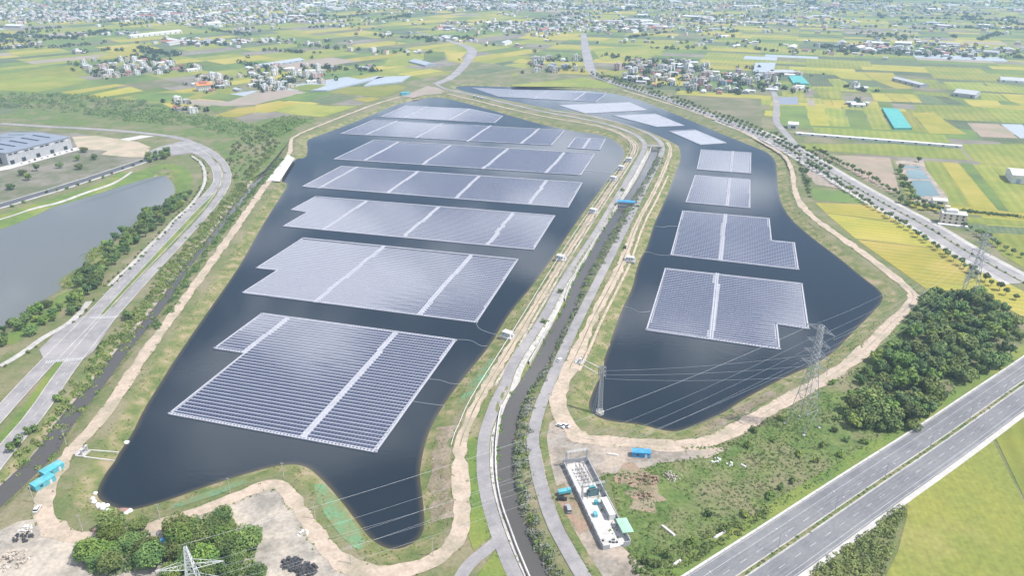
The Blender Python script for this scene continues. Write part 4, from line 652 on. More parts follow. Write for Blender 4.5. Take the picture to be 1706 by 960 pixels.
for a, b_ in ((0, 9), (11, 16), (18, 21), (26, len(WLs) - 2)):
    wall_strip(WLs[a:b_ + 1], 0, 0.55, WATER_Z - 0.6, 0.55, 4, 0).build('wall_section', 'pale_concrete', cw)
gr = thing('guard_rail', 'thin pale rail between the dirt track and the canal road verge', 'railing', (0, 0, 0))
TP = smooth(TRACK_LEFT[42:56], 1)
wall_strip(TP, -4.2, 0.18, 0.75, 1.05, 5, 0).build('rail', 'white_paint', gr)
for p in offset(resample(TP, 12), -4.2): MB().box((p[0], p[1], gz(*p)), (0.2, 0.2, 1.0 - gz(*p))).build('post', 'white_paint', gr)

# ------------------------------------------------------------------ floating solar arrays
ARRAY_LABELS = ['large floating solar array with stepped corner, nearest the curved south shore and boat ramp',
 'floating solar array with stepped west side and two walkways, second from the boat ramp',
 'floating solar array with a notch on its west side and three walkways',
 'plain four-walkway floating solar array just north of the notched three-walkway one',
 'floating solar array with four walkways beside the pair of small canal-bank huts',
 'long floating solar array with four walkways south of the northernmost one',
 'northernmost floating solar array of the western reservoir with a ragged east end',
 'tiny floating solar array by the bend of the canal roads',
 'floating solar array with a cut-off corner beside the slim lattice mast in the eastern reservoir',
 'L-shaped floating solar array with its wide end towards the yellow field',
 'nearly square one-walkway solar array between the L-shaped and the small rectangular ones',
 'small rectangular floating solar array in the eastern reservoir, next to the bare white pontoons',
 'bare white float pontoon field, smallest of the three in the narrow reservoir',
 'bare white float pontoon field between two other bare ones',
 'wide bare white float pontoon field next to the northern panel array',
 'wide pale solar array at the north tip of the eastern reservoir']
def scan(poly, v):
    xs = []
    n = len(poly)
    for i in range(n):
        (a, b), (c_, d_) = poly[i], poly[(i + 1) % n]
        if (b > v) != (d_ > v): xs.append(a + (c_ - a) * (v - b) / (d_ - b))
    xs.sort(); return [(xs[i], xs[i + 1]) for i in range(0, len(xs) - 1, 2)]
PITCH, PW_ = 3.0, 1.9
for ai, (poly, divs, has) in enumerate(ARRAYS):
    P = np.array(poly); e = P[1] - P[0]
    if ai == 6: e = np.array(poly[-2]) - np.array(poly[-1])
    ang = math.atan2(e[1], e[0]); c0 = P.mean(0); cs, sn = math.cos(ang), math.sin(ang)
    L = [((p[0] - c0[0]) * cs + (p[1] - c0[1]) * sn, -(p[0] - c0[0]) * sn + (p[1] - c0[1]) * cs) for p in P]
    DV = [[((p[0] - c0[0]) * cs + (p[1] - c0[1]) * sn, -(p[0] - c0[0]) * sn + (p[1] - c0[1]) * cs) for p in d_] for d_ in divs]
    root = thing('solar_array' if has else 'float_pontoon', ARRAY_LABELS[ai], 'solar array' if has else 'pontoon', (c0[0], c0[1], WATER_Z), ang)
    vs = [p[1] for p in L]; v0, v1 = min(vs), max(vs)
    def udiv(d_, v):
        (a, b), (c_, dd) = d_; return a + (c_ - a) * (v - b) / (dd - b + 1e-9)
    raft = MB(); nrow = int((v1 - v0 - 3.2) / PITCH)
    for r_ in range(nrow):
        v = v0 + 2.0 + r_ * PITCH; vm = v + 1.1
        spans = scan(L, vm); row = MB(); prev = True
        for a, b in spans:
            a += 1.3; b -= 1.3
            if b - a < 4: continue
            if not has:
                raft.box(((a + b) / 2, v + 1.15, 0.05), (b - a, 2.2, 0.4)); continue
            raft.add([(a, v, .16), (b, v, .16), (b, v + 2.25, .16), (a, v + 2.25, .16)], [(0, 1, 2, 3)], 1)
            raft.box(((a + b) / 2, v + 2.66, 0.05), (b - a, 0.50, 0.42))
            n = int((b - a) / PW_); off = (b - a - n * PW_) / 2 + a
            for k in range(n):
                u0 = off + k * PW_ + .06; u1 = u0 + PW_ - .12; um = (u0 + u1) / 2
                if any(abs(um - udiv(d_, vm)) < 1.9 for d_ in DV):
                    if row.f: row.build('panel_row', 'solar_glass', root); row = MB()
                    continue
                j = .012 * math.sin(k * 12.9 + r_ * 78.2 + ai)
                for w0 in (0.06, 1.16):
                    row.add([(u0, v + w0, .42), (u1, v + w0, .42 + j), (u1, v + w0 + 1.02, .53 + j), (u0, v + w0 + 1.02, .53)], [(0, 1, 2, 3)])
            if row.f: row.build('panel_row', 'solar_glass', root); row = MB()
    tag(raft.build('float_bed', ['float_white' if has else 'float_pale', 'float_pale'], root), kind='stuff')
    # walkways between the blocks: two float rails each
    for d_ in DV:
        b = MB()
        (a0, b0), (a1, b1) = d_; k = (a1 - a0) / (b1 - b0 + 1e-9)
        lo, hi = (b0, b1) if b0 < b1 else (b1, b0); ulo, uhi = udiv(d_, lo), udiv(d_, hi)
        for s_ in (-0.75, 0.75): b.add([(ulo + s_ - .45, lo, .62), (ulo + s_ + .45, lo, .62), (uhi + s_ + .45, hi, .62), (uhi + s_ - .45, hi, .62), (ulo + s_ - .45, lo, 0), (ulo + s_ + .45, lo, 0), (uhi + s_ + .45, hi, 0), (uhi + s_ - .45, hi, 0)], [(0, 1, 2, 3), (4, 5, 1, 0), (5, 6, 2, 1), (6, 7, 3, 2), (7, 4, 0, 3)])
        tag(b.build('service_walkway', 'float_white', root))
    # edge floats: ladder-like along the rows, solid along the sides
    n = len(L); area = sum(L[i][0] * L[(i + 1) % n][1] - L[(i + 1) % n][0] * L[i][1] for i in range(n))
    for i in range(n):
        p, q = Vector((*L[i], 0)), Vector((*L[(i + 1) % n], 0)); d_ = q - p; ln = d_.length
        if ln < 1: continue
        d_.normalize(); inn = Vector((-d_.y, d_.x, 0)) * (1 if area > 0 else -1); b = MB(); ra = math.atan2(d_.y, d_.x)
        if abs(d_.x) > 0.8 and has:
            for w_ in (0.3, 1.75): c_ = p + d_ * ln / 2 + inn * w_; b.box((c_.x, c_.y, 0.02), (ln, 0.55, 0.5), ra)
            m_ = int(ln / PW_)
            for k in range(m_ + 1):
                c_ = p + d_ * (ln * k / m_) + inn * 1.02; b.box((c_.x, c_.y, 0.02), (0.85, 0.95, 0.46), ra)
        else:
            c_ = p + d_ * ln / 2 + inn * 0.45; b.box((c_.x, c_.y, 0.02), (ln, 0.95, 0.5), ra)
        b.build('edge_float', 'float_white', root)

# ------------------------------------------------------------------ vegetation
def leaf_cloud(cen, rad, n, leaf, flat=0.8, up=0.35, r0=0.55):
    """n leaf-clump quads spread through lobes (cen k x 3, rad k)"""
    cen = np.asarray(cen, float); rad = np.asarray(rad, float); k = rng.choice(len(cen), n, p=rad ** 2 / (rad ** 2).sum())
    d = rng.normal(size=(n, 3)); d /= np.linalg.norm(d, axis=1)[:, None]; rr = rad[k] * rng.uniform(r0, 1.05, n) ** 0.6
    p = cen[k] + d * rr[:, None] * np.array([1, 1, flat])
    nrm = d + rng.normal(size=(n, 3)) * 0.55 + np.array([0, 0, up]); nrm /= np.linalg.norm(nrm, axis=1)[:, None]
    a = np.cross(nrm, rng.normal(size=(n, 3))); a /= np.linalg.norm(a, axis=1)[:, None] + 1e-9; b = np.cross(nrm, a)
    s = (leaf * rng.uniform(0.6, 1.35, n))[:, None]; e = rng.uniform(0.55, 1.0, (n, 1))
    V = np.stack([p - a * s - b * s * e * .4, p + a * s * .5 - b * s * e, p + a * s + b * s * e * .3, p - a * s * .4 + b * s * e], 1).reshape(-1, 3)
    return V
def quads_mesh(name, V, m): return np_mesh(name, V, np.arange(len(V)).reshape(-1, 4), m)
def make_tree(name, height, spread, n, leaf, m, trunk=0.35, base=0.25, lobes=9, flat=0.8):
    root = empty(name, (0, 0, 0)); cz = height * (1 + base) / 2; rz_ = height * (1 - base) / 2
    cen, rad = [], []
    for i in range(lobes):
        a = 2 * math.pi * i / lobes * 2.4 + random.uniform(-.4, .4); q = (i + .5) / lobes; z = cz + rz_ * (q * 1.5 - .85) * .62; rr = spread * .62 * math.sqrt(max(0.08, 1 - ((z - cz) / rz_) ** 2)) * random.uniform(.5, 1.1)
        cen.append((rr * math.cos(a), rr * math.sin(a), z)); rad.append(spread * random.uniform(.36, .52))
    t = MB(); t.bar((0, 0, -0.3), (0.1, 0.05, cz * .8), trunk, n=6, r2=trunk * .55)
    for c_ in cen[:6]: t.bar((0.05, 0.02, height * base * random.uniform(.7, 1.3)), c_, trunk * .45, n=4, r2=trunk * .12)
    t.build('trunk', 'bark', root)
    link('crown', quads_mesh('crown', leaf_cloud(cen, rad, n, leaf, flat), m), root)
    return root
T_ROUND = [Proto(make_tree('broadleaf_tree', [8.5, 10.5, 7.2, 9.2][i], [4.4, 3.7, 5.2, 4.0][i], 700, .58, ['leaf', 'leaf_dark', 'leaf', 'leaf_bright'][i], lobes=[9, 7, 11, 8][i], base=.2)) for i in range(4)]
T_STREET = [Proto(make_tree('street_tree', 5.4, 2.2, 260, .38, 'leaf', trunk=.16, base=.38, lobes=6)) for i in range(3)]
T_BUSH = [Proto(make_tree('shrub', 3.0, 2.0, 170, .36, ['leaf', 'leaf_bright'][i % 2], trunk=.1, base=.05, lobes=5)) for i in range(3)]
T_BIG = [Proto(make_tree('spreading_tree', 12.5, 7.6, 3600, .46, ['leaf', 'leaf_bright'][i], trunk=.5, lobes=16, base=.16)) for i in range(2)]
def tree(pr, x, y, sc, label, group, name_cat='tree', z=None):
    k_ = random.randrange(len(pr))
    if pr is T_ROUND and group:
        adj = ('large ' if sc > .9 else 'small ') + ('mid-green', 'dark green', 'dense green', 'light green')[k_]; label = adj + ' ' + label; group = adj + ' ' + group
    o = pr[k_].put((x, y, gz(x, y) if z is None else z), random.uniform(0, 6.28), (sc * random.uniform(.9, 1.12), sc * random.uniform(.9, 1.12), sc * random.uniform(.85, 1.1)), label, group)
    o['category'] = name_cat; return o
def scatter(poly, dmin, nmax, tries=6000):
    P = np.array(poly); lo, hi = P.min(0), P.max(0); out_ = []
    for _ in range(tries):
        p = (random.uniform(lo[0], hi[0]), random.uniform(lo[1], hi[1]))
        if not inside(P, np.array([p[0]]), np.array([p[1]]))[0]: continue
        if all((p[0] - q[0]) ** 2 + (p[1] - q[1]) ** 2 > dmin * dmin for q in out_):
            out_.append(p)
            if len(out_) >= nmax: break
    return out_
for p in scatter(WOOD, 5.5, 185, 9000):
    if math.sin(p[0] * .11) + math.sin(p[1] * .13 + 1) > 1.45: continue
    tree(T_ROUND, *p, random.choice((.6, .75, .9, 1.05, 1.25)), 'tree in the wood between the tall lattice pylon and the highway', 'trees of the highway wood')
for k, poly in enumerate(WOOD_SOUTH):
    lab = ('big spreading tree by the brown concrete ramp at the south shore', 'big spreading tree on the dirt yard beside the nearest lattice tower')[k]
    for p in scatter(poly, 5.2, 12 if k == 0 else 20): tree([T_BIG[0], T_BIG[1]] if k else [T_BIG[0], T_BIG[0], T_BIG[1]], *p, random.uniform(.5, .85), lab, ('trees by the ramp', 'trees on the dirt yard')[k])
for k, poly in enumerate(LAKE_TREES):
    for p in scatter(poly, 5.2, 24): tree(T_ROUND, *p, random.uniform(.55, 1.05), 'tree on the lake shore beside the dual carriageway', 'trees along the lake')
for k, pl in enumerate(STREET_TREES):
    lab = ('small street tree on the field side of the avenue, next to the cream house', 'small street tree on the side of the avenue next to the yellow field')[k]
    for p in resample(pl, 7.5): tree(T_STREET, p[0] + random.uniform(-1, 1), p[1] + random.uniform(-1, 1), random.uniform(.9, 1.5), lab, ('avenue trees by the cream house', 'avenue trees by the yellow field')[k])
TR = resample(smooth(TREE_ROAD, 1), 11.0)
for side in (-9.5, -0.2, 9.5):
    O = offset(TR, side)
    for i, p in enumerate(O):
        if p[1] < 760 or p[1] > 1420 or random.random() < .15: continue
        tree(T_STREET, p[0], p[1], random.uniform(.9, 1.5), 'small dark street tree along the avenue on the outer side of the eastern reservoir', 'avenue trees by the reservoir')
O = offset(resample(smooth(TREE_ROAD, 1), 9.0), 0.0)
for p in O:
    if p[1] < 760: tree(T_BUSH, p[0], p[1], random.uniform(.4, .75), 'low shrub in the green median of the avenue', 'avenue median shrubs', 'shrub')
for pl_, sd in ((LAKE_WALK, -2.6), (LAKE_WALK, 2.4), (LAKE_WALK2, -3.2)):
    for p in offset(resample(smooth(pl_, 1), 7.5), sd):
        if random.random() < .8: tree(T_BUSH, p[0] + random.uniform(-.6, .6), p[1] + random.uniform(-.6, .6), random.uniform(.35, .8), 'small planted shrub along the lakeside footpath', 'shrubs along the lakeside footpath', 'shrub')
# single shrubs and trees one can pick out
SHRUB_LABELS = ['big round bush between the stream and the dual carriageway, nearest the cyan sheds', 'round bush on the grass strip, next to the biggest bush by the stream', 'lone round bush on the verge of the dual carriageway',
 'dark round bush at the corner of the road crossing beside the stream', 'small round tree on the grey canal road beside the pale wall', 'small round tree by the canal road next to a hut',
 'small tree at the canal road just past the blue pipe bridge', 'small bush between the canal road and the dirt track', 'bush beside a white hut on the canal bank', 'bush between the canal road and the track, beside the blue pipe bridge']
for (px, py, s_), lab in zip(SINGLE_SHRUBS, SHRUB_LABELS):
    o = tree(T_BUSH, px, py, s_, lab, None, 'shrub')
    if 'group' in o: del o['group']
for px, py, s_ in MEADOW_SHRUBS: tree(T_BUSH, px, py, s_, 'bushy shrub in the overgrown meadow around the foot of the tall pylon', 'meadow shrubs', 'shrub')
for px, py, s_ in ROADSIDE_TREES: tree(T_ROUND, px, py, s_, 'tree on the waste ground in front of the grey factory', 'trees by the factory')
for px, py, s_ in WEST_TREES: tree(T_BUSH, px, py, s_, 'shrub in the row along the lake side of the dark asphalt road', 'shrubs by the dark road', 'shrub')
for px, py, s_ in FIELD_TREES: tree(T_ROUND, px, py, s_, 'tree in the row shading the fish ponds', 'trees by the fish ponds')

# thickets and reeds nobody could count
def thicket(name, label, pts, rad, per, leaf, m, flat=0.75, zoff=0.25):
    P = np.asarray(pts); r_ = rad * rng.uniform(.55, 1.35, len(P)); z = hgt(P[:, 0], P[:, 1]) + r_ * flat * zoff
    V = leaf_cloud(np.column_stack([P, z]), r_, per * len(P), leaf, flat)
    return tag(link(name, quads_mesh(name, V, m)), label, 'vegetation', None, 'stuff')
def along(pl, half, n):
    P = resample(smooth(pl, 1), 1.0); i = rng.integers(0, len(P), n); O_ = offset(P, 0)[i]; T = np.gradient(P, axis=0)[i]; T /= np.linalg.norm(T, axis=1)[:, None]
    return O_ + np.stack([T[:, 1], -T[:, 0]], 1) * rng.normal(0, half * .55, (n, 1)) + rng.normal(0, .6, (n, 2))
thicket('thicket', 'continuous green thicket between the dual carriageway and the stream', along(STREAM_SCRUB_W[0], STREAM_SCRUB_W[1], 620), 1.9, 70, .42, 'leaf')
thicket('thicket', 'bright green undergrowth on the road side of the stream', along(STREAM_SCRUB_W[0], STREAM_SCRUB_W[1] * 1.3, 330), 1.3, 50, .36, 'leaf_bright')
thicket('thicket', 'strip of green bushes between the stream and the dirt track', along(STREAM_SCRUB_E[0], STREAM_SCRUB_E[1], 290), 1.6, 70, .40, 'leaf')
thicket('reeds', 'grey-green reeds lining the canal water', along(CANAL_REEDS[0], CANAL_REEDS[1] * 1.2, 760), 1.35, 46, .34, 'reed', zoff=.5)
thicket('reeds', 'green reeds on the canal bank', along(CANAL_REEDS[0], CANAL_REEDS[1] * .8, 150), 1.1, 40, .34, 'leaf_bright', zoff=.5)
for poly_, lb_ in zip(WOOD_SOUTH, ('leafy undergrowth below the trees by the brown ramp', 'leafy undergrowth below the trees beside the white tower')): thicket('undergrowth', lb_, np.array(scatter(poly_, 1.7, 170)), 1.7, 60, .36, 'leaf', .85, .5)
thicket('reeds', 'patches of green reeds along the pale canal wall', along(offset(smooth(CANAL[0], 1), 3.4)[8:34], .8, 170), 1.1, 40, .32, 'leaf_bright', zoff=.8)
thicket('median_hedge', 'low hedge in the median of the highway', offset(resample(HWP, 2.2), 12.35) + rng.normal(0, .3, (len(resample(HWP, 2.2)), 2)), .7, 26, .26, 'leaf_dark')
thicket('shore_grass', 'bright rushes on the spit of the lake', np.array(scatter(RUSHES, 1.6, 160)), 1.3, 34, .34, 'leaf_bright')
for i, poly in enumerate(SCRUB_NW):
    thicket('scrub_belt', ['dark scrub belt along the far edge of the factory land', 'scrub between the factory land and the western fields', 'green copse beside the north-west dike', 'bushes between the dual carriageway bend and the stream'][i], np.array(scatter(poly, (4.2, 4.4, 5.5, 8.0)[i], 260, 5000)), (3.9, 3.6, 3.4, 2.6)[i], 50, .7, ['leaf_dark', 'leaf', 'leaf_bright', 'leaf'][i])
thicket('ditch_hedge', 'dark hedge row behind the cream house', along(HEDGE, 2.0, 110), 1.7, 45, .42, 'leaf_dark')
thicket('ditch_hedge', 'dark bushes lining the ditch at the edge of the brown field', along(HEDGE2, 1.2, 60), 1.6, 40, .42, 'leaf_dark')
thicket('undergrowth', 'tangled green undergrowth on the floor of the highway wood', np.array(scatter(WOOD, 2.6, 420, 9000)), 1.6, 34, .45, 'leaf')
thicket('highway_scrub', 'dense bushes on the highway slope by the yellow-green paddy', np.array(scatter(HWY_SCRUB, 2.2, 170)), 1.7, 60, .40, 'leaf')
thicket('ditch_scrub', 'rank weeds along the ditch on the substation side of the highway', np.array(scatter(DITCH_SCRUB, 2.4, 190)), 1.3, 55, .34, 'leaf')
for pl_, hw2, nn in ((TRACK_LEFT, 3.6, 900), (TRACK_C, 4.0, 700), (ROAD_A[10:], 3.6, 300), (ROAD_B[4:], 3.6, 300)):
    Pq = resample(smooth(pl_, 1), 1.0); ii_ = rng.integers(0, len(Pq), nn); sd = rng.choice([-1, 1], nn) * (hw2 + rng.normal(0, .5, nn)); Tq = np.gradient(Pq, axis=0); Tq /= np.linalg.norm(Tq, axis=1)[:, None]
    thicket('edge_weeds', 'weeds growing in along the track edge', Pq[ii_] + np.stack([Tq[:, 1], -Tq[:, 0]], 1)[ii_] * sd[:, None], .55, 12, .26, 'leaf_bright')
thicket('edge_weeds', 'weeds along the ragged edge of the gravel yard', along(YARD_SUBSTATION[4:16], 1.6, 260), .6, 14, .28, 'leaf')
# tufts of rank grass and weeds over banks and rough ground
def tufts(name, label, n, x0, x1, y0, y1, m, size, keep):
    X = rng.uniform(x0, x1, n); Y = y0 + (y1 - y0) * rng.uniform(0, 1, n) ** 1.25; h = hgt(X, Y)
    k = keep(X, Y, h); X, Y, h = X[k], Y[k], h[k]
    r_ = size * rng.uniform(.5, 1.5, len(X)); P = np.column_stack([X, Y, h + r_ * .25])
    V = leaf_cloud(P, r_, len(P) * 5, size * .7, .6, .5)
    return tag(link(name, quads_mesh(name, V, m)), label, 'grass', None, 'stuff')
def pnoise(X, Y, s): return np.sin(X * s * 1.7 + 2.1 * np.sin(Y * s * 1.1)) + np.sin(Y * s * 2.3 + 1.7 * np.sin(X * s * 1.3 + 1))
LANES = [(TRACK_LEFT, 4.3), (TRACK_C, 4.8), (ROAD_A, 7.2), (ROAD_B, 4.2)]
def off_road(X, Y):
    k = np.ones(len(X), bool)
    for pl, w_ in LANES: k &= segdist(pl, X, Y) > w_
    return k & ~inside(YARD_SOUTH, X, Y) & ~inside(YARD_SUBSTATION, X, Y)
tufts('weeds', 'tufts of dry grass on the reservoir banks', 60000, -300, 260, 200, 900, 'leaf_dry', .36, lambda X, Y, h: (h < -.05) & (h > WATER_Z + .15) & (pnoise(X, Y, .06) > -.4) & off_road(X, Y))
tufts('weeds', 'tufts of green weeds on the reservoir banks', 50000, -300, 260, 200, 900, 'leaf_bright', .36, lambda X, Y, h: (h < -.05) & (h > WATER_Z + .15) & (pnoise(X, Y, .05) < .3) & off_road(X, Y))
def rough(X, Y, h): return in_any(MEADOWS, X, Y) & off_road(X, Y) & (h > -.4) & (segdist(HWY_LEFT, X, Y) > 3)
tufts('weeds', 'rank green grass of the meadow by the substation', 42000, 40, 330, 215, 520, 'leaf_bright', .42, lambda X, Y, h: rough(X, Y, h) & (pnoise(X, Y, .07) > -.5))
tufts('weeds', 'dark weeds of the meadow by the substation', 30000, 40, 330, 215, 520, 'leaf', .45, lambda X, Y, h: rough(X, Y, h) & (pnoise(X, Y, .05) < .2))

# ------------------------------------------------------------------ buildings
def house_proto(name, w_, d_, h_, wallm, roofm, kind, storeys):
    root = empty(name, (0, 0, 0)); root['category'] = 'house'
    wl_ = MB().box((0, 0, -.1), (w_, d_, h_ + .1)).build('wall', wallm, root)
    if kind == 'flat':
        b = MB().box((0, 0, h_), (w_ + .3, d_ + .3, .25))
        for sx in (-1, 1): b.box((sx * w_ / 2, 0, h_ + .25), (.25, d_ + .3, .7))
        for sy in (-1, 1): b.box((0, sy * d_ / 2, h_ + .25), (w_ + .3, .25, .7))
        rf = b.build('roof', 'roof_slab' if roofm is None else roofm, root)
        MB().box((w_ * .2, d_ * .15, h_ + .25), (w_ * .38, d_ * .4, 2.4)).build('stair_tower', wallm, rf)
        MB().bar((-w_ * .28, d_ * .2, h_ + .25), (-w_ * .28, d_ * .2, h_ + 1.9), .7, n=8).build('water_tank', 'steel_white', rf)
    elif kind == 'gable': MB().gable((0, 0, h_), (w_, d_), d_ * .22).build('roof', roofm, root)
    else:
        b = MB(); n = 6; x = w_ / 2 + .3; V = []
        for i in range(n + 1):
            t = math.pi * i / n; V += [(-x, -math.cos(t) * (d_ / 2 + .2), h_ - .1 + math.sin(t) * d_ * .16), (x, -math.cos(t) * (d_ / 2 + .2), h_ - .1 + math.sin(t) * d_ * .16)]
        b.add(V, [(2 * i, 2 * i + 1, 2 * i + 3, 2 * i + 2) for i in range(n)] + [tuple(range(0, 2 * n + 2, 2))[::-1], tuple(range(1, 2 * n + 3, 2))]); b.build('roof', roofm, root)
    for s_ in range(storeys):
        z = 1.0 + s_ * 3.2
        if z + 1.4 > h_: break
        for k in (-.28, .28):
            MB().box((k * w_, -d_ / 2 - .02, z), (w_ * .22, .08, 1.5)).build('window', 'glass_dark', root)
            MB().box((-w_ / 2 - .02, k * d_, z), (.08, d_ * .2, 1.5)).build('window', 'glass_dark', root)
    MB().box((0, -d_ / 2 - .03, 0), (1.6, .1, 2.4)).build('door', 'roof_brown', root)
    return root
HV = [('white flat-roofed three-storey house', ('town_house', 9, 12, 10.2, 'wall_white', None, 'flat', 3)), ('cream flat-roofed two-storey house', ('house', 10, 11, 7, 'wall_cream', 'roof_slab', 'flat', 2)),
      ('pink four-storey house block', ('apartment_house', 14, 11, 13, 'wall_pink', 'roof_slab', 'flat', 4)), ('low grey shed with tin roof', ('shed', 16, 9, 4.2, 'wall_grey', 'roof_tin', 'gable', 1)),
      ('low farmhouse with red pitched roof', ('farmhouse', 14, 8, 3.8, 'wall_beige', 'roof_red', 'gable', 1)), ('white shed with bright white roof', ('shed', 18, 10, 4.5, 'wall_white', 'roof_white', 'arch', 1)),
      ('beige two-storey house with tin roof', ('house', 9, 10, 7.2, 'wall_beige', 'roof_tin', 'gable', 2)), ('blue-grey block house', ('apartment_house', 13, 12, 9.5, 'wall_blue', 'roof_slab', 'flat', 3)),
      ('low farmhouse with brown roof', ('farmhouse', 13, 8, 3.6, 'wall_grey', 'roof_brown', 'gable', 1)), ('white four-storey tower house', ('town_house', 8, 9, 13.2, 'wall_white', 'roof_white', 'flat', 4))]
HP = [Proto(house_proto(*a)) for _, a in HV]
VDESC = dict(east='in the village beside the avenue', north='in the hamlet where the avenue meets the copse', temple='in the hamlet around the red-roofed temple', west='in the hamlet beside the long pale greenhouses', nw='in the village among the western paddies', rubble='by the rubble plot near the bare field')
VN = dict(east=(125, 8.6, R(-20)), north=(26, 12, R(-5)), temple=(13, 14, R(40)), west=(40, 14, R(40)), nw=(52, 16, R(45)), rubble=(5, 10, R(40)))
house_xy = []
def place_house(k, x, y, rz, desc, grp):
    lab = HV[k][0] + ' ' + desc
    o = HP[k].put((x, y, 0.08), rz, (random.uniform(.75, 1.25), random.uniform(.75, 1.25), random.uniform(.6, .95)), lab, lab)
    o['category'] = 'house' if 'shed' not in HV[k][0] else 'shed'; house_xy.append((x, y)); return o
for key, poly in VILLAGE.items():
    n, dm, a0 = VN[key]
    for p in scatter(poly, dm, n, 5000):
        if segdist(TREE_ROAD, np.array([p[0]]), np.array([p[1]]))[0] < 18: continue
        k = int(rng.choice(10, p=[.22, .14, .05, .11, .10, .15, .09, .02, .05, .07]))
        place_house(k, *p, a0 + random.choice((0, R(90))) + random.uniform(-.12, .12), VDESC[key], key)
# scattered farm buildings
FARM = [p for p in HAMLETS]
for (x, y, n, sp) in FARM:
    for _ in range(n):
        place_house(int(rng.choice([0, 1, 3, 5, 5, 6, 8])), x + random.gauss(0, sp), y + random.gauss(0, sp), random.choice((R(-20), R(48))) + random.uniform(-.1, .1), 'standing alone among the paddies beyond the reservoir', 'farm')

# distant town: thousands of small buildings
TOWN = []
for (x, y, rx, ry, n) in TOWN_ZONES:
    X = rng.normal(x, rx, n); Y = rng.normal(y, ry, n); TOWN += list(zip(X, Y))
n = 480; Y = rng.uniform(1750, 5000, n); X = rng.uniform(-1, 1, n) * (Y * .75 + 100)
clus = rng.uniform(0, 1, (90, 2)); CY = 1700 + 3300 * clus[:, 1]; CX = (clus[:, 0] * 2 - 1) * CY * .75
ci = rng.integers(0, 90, n); TOWN += list(zip(CX[ci] + rng.normal(0, 45, n), CY[ci] + rng.normal(0, 30, n)))
tb = MB(); FM = ['wall_white', 'wall_cream', 'wall_grey', 'roof_tin', 'roof_red', 'roof_white', 'wall_pink', 'roof_slab']
for x, y in TOWN:
    if y < 1560 or y > 5150 or abs(x) > .85 * y + 100: continue
    big = random.random() < .06; w_, d_, h_ = (random.uniform(25, 60), random.uniform(12, 22), random.uniform(4, 6)) if big else (random.uniform(7, 14), random.uniform(6, 11), random.choice((3, 3.2, 3.5, 4, 6, 6.5, 8)))
    a = random.choice((R(-20), R(48), R(70), R(138))) + random.uniform(-.1, .1); m_ = random.choice((0, 0, 1, 2, 2, 6)); mr = random.choice((5, 5, 5, 3, 3, 7, 4, 2))
    o_ = len(tb.f); tb.box((x, y, 0), (w_, d_, h_), a, m_); tb.mi[o_ + 1] = mr
    if h_ < 6 or big: tb.gable((x, y, h_ + .02), (w_, d_), d_ * .16, a, mr)
tag(tb.build('distant_town', FM), 'mass of tiny white buildings of the distant town', 'town', None, 'stuff')

# trees of the plain, too far and too many to count
TX = np.concatenate([rng.normal(np.array(house_xy)[:, 0].repeat(2), 15), np.array([p[0] for p in TOWN]).repeat(1) + rng.normal(0, 20, len(TOWN)), rng.uniform(-1, 1, 350) * 3500])
TY = np.concatenate([rng.normal(np.array(house_xy)[:, 1].repeat(2), 15), np.array([p[1] for p in TOWN]).repeat(1) + rng.normal(0, 15, len(TOWN)), rng.uniform(1350, 5000, 350)])
for _ in range(260):                                       # tree belts along the ditches
    y = random.uniform(1500, 4800); x = random.uniform(-1, 1) * y * .75; a = random.choice((R(-20), R(48), R(70), R(-42))); ln = random.uniform(40, 260); k = int(ln / 6)
    t = rng.uniform(0, ln, k); wd_ = random.choice((3, 5, 12)); TX = np.concatenate([TX, x + t * math.cos(a) + rng.normal(0, wd_, k)]); TY = np.concatenate([TY, y + t * math.sin(a) + rng.normal(0, wd_, k)])
kk = (TY > 1050) & (np.abs(TX) < .85 * TY + 60) & ~in_any([RESERVE], TX, TY) & (segdist(TREE_ROAD, TX, TY) > 12) & (segdist(NORTH_ROAD, TX, TY) > 14)
TX, TY = TX[kk], TY[kk]; r_ = rng.uniform(2.4, 5.2, len(TX))
V = leaf_cloud(np.column_stack([TX, TY, r_ * .75]), r_, len(TX) * 16, 1.9, .8)
tag(link('distant_trees', quads_mesh('distant_trees', V, 'leaf_far')), 'dark trees scattered between houses and along ditches of the plain', 'trees', None, 'stuff')

# grey factory
f0, f1, f2, f3 = [np.array(p) for p in FACTORY]
fa = math.atan2(*(f1 - f0)[::-1]); FL = np.linalg.norm(f1 - f0); FDp = 88.0; FH = 13.5
dv = (f3 - f2) / np.linalg.norm(f3 - f2)
fac = thing('factory', 'large grey factory hall with roof light strips on the waste ground', 'factory', (f0[0], f0[1], 0.1), fa)
cs, sn = math.cos(-fa), math.sin(-fa); dl = (dv[0] * cs - dv[1] * sn, dv[0] * sn + dv[1] * cs)
def fq(u, v): return (u * FL + dl[0] * v, dl[1] * v)
q = [fq(0, 0), fq(1, 0), fq(1, FDp), fq(0, FDp)]
MB().prism(q, 0, FH).build('wall', 'wall_grey', fac)
rb = MB(); nb = 4
rl = [(*fq(-.01, -.8), FH + .02), (*fq(1.01, -.8), FH + .02), (*fq(1.01, FDp / 2), FH + 3), (*fq(-.01, FDp / 2), FH + 3), (*fq(1.01, FDp + .8), FH + .02), (*fq(-.01, FDp + .8), FH + .02)]
rb.add(rl, [(0, 1, 2, 3), (3, 2, 4, 5), (0, 3, 5), (1, 4, 2)]); frf = rb.build('roof', 'roof_grey', fac)
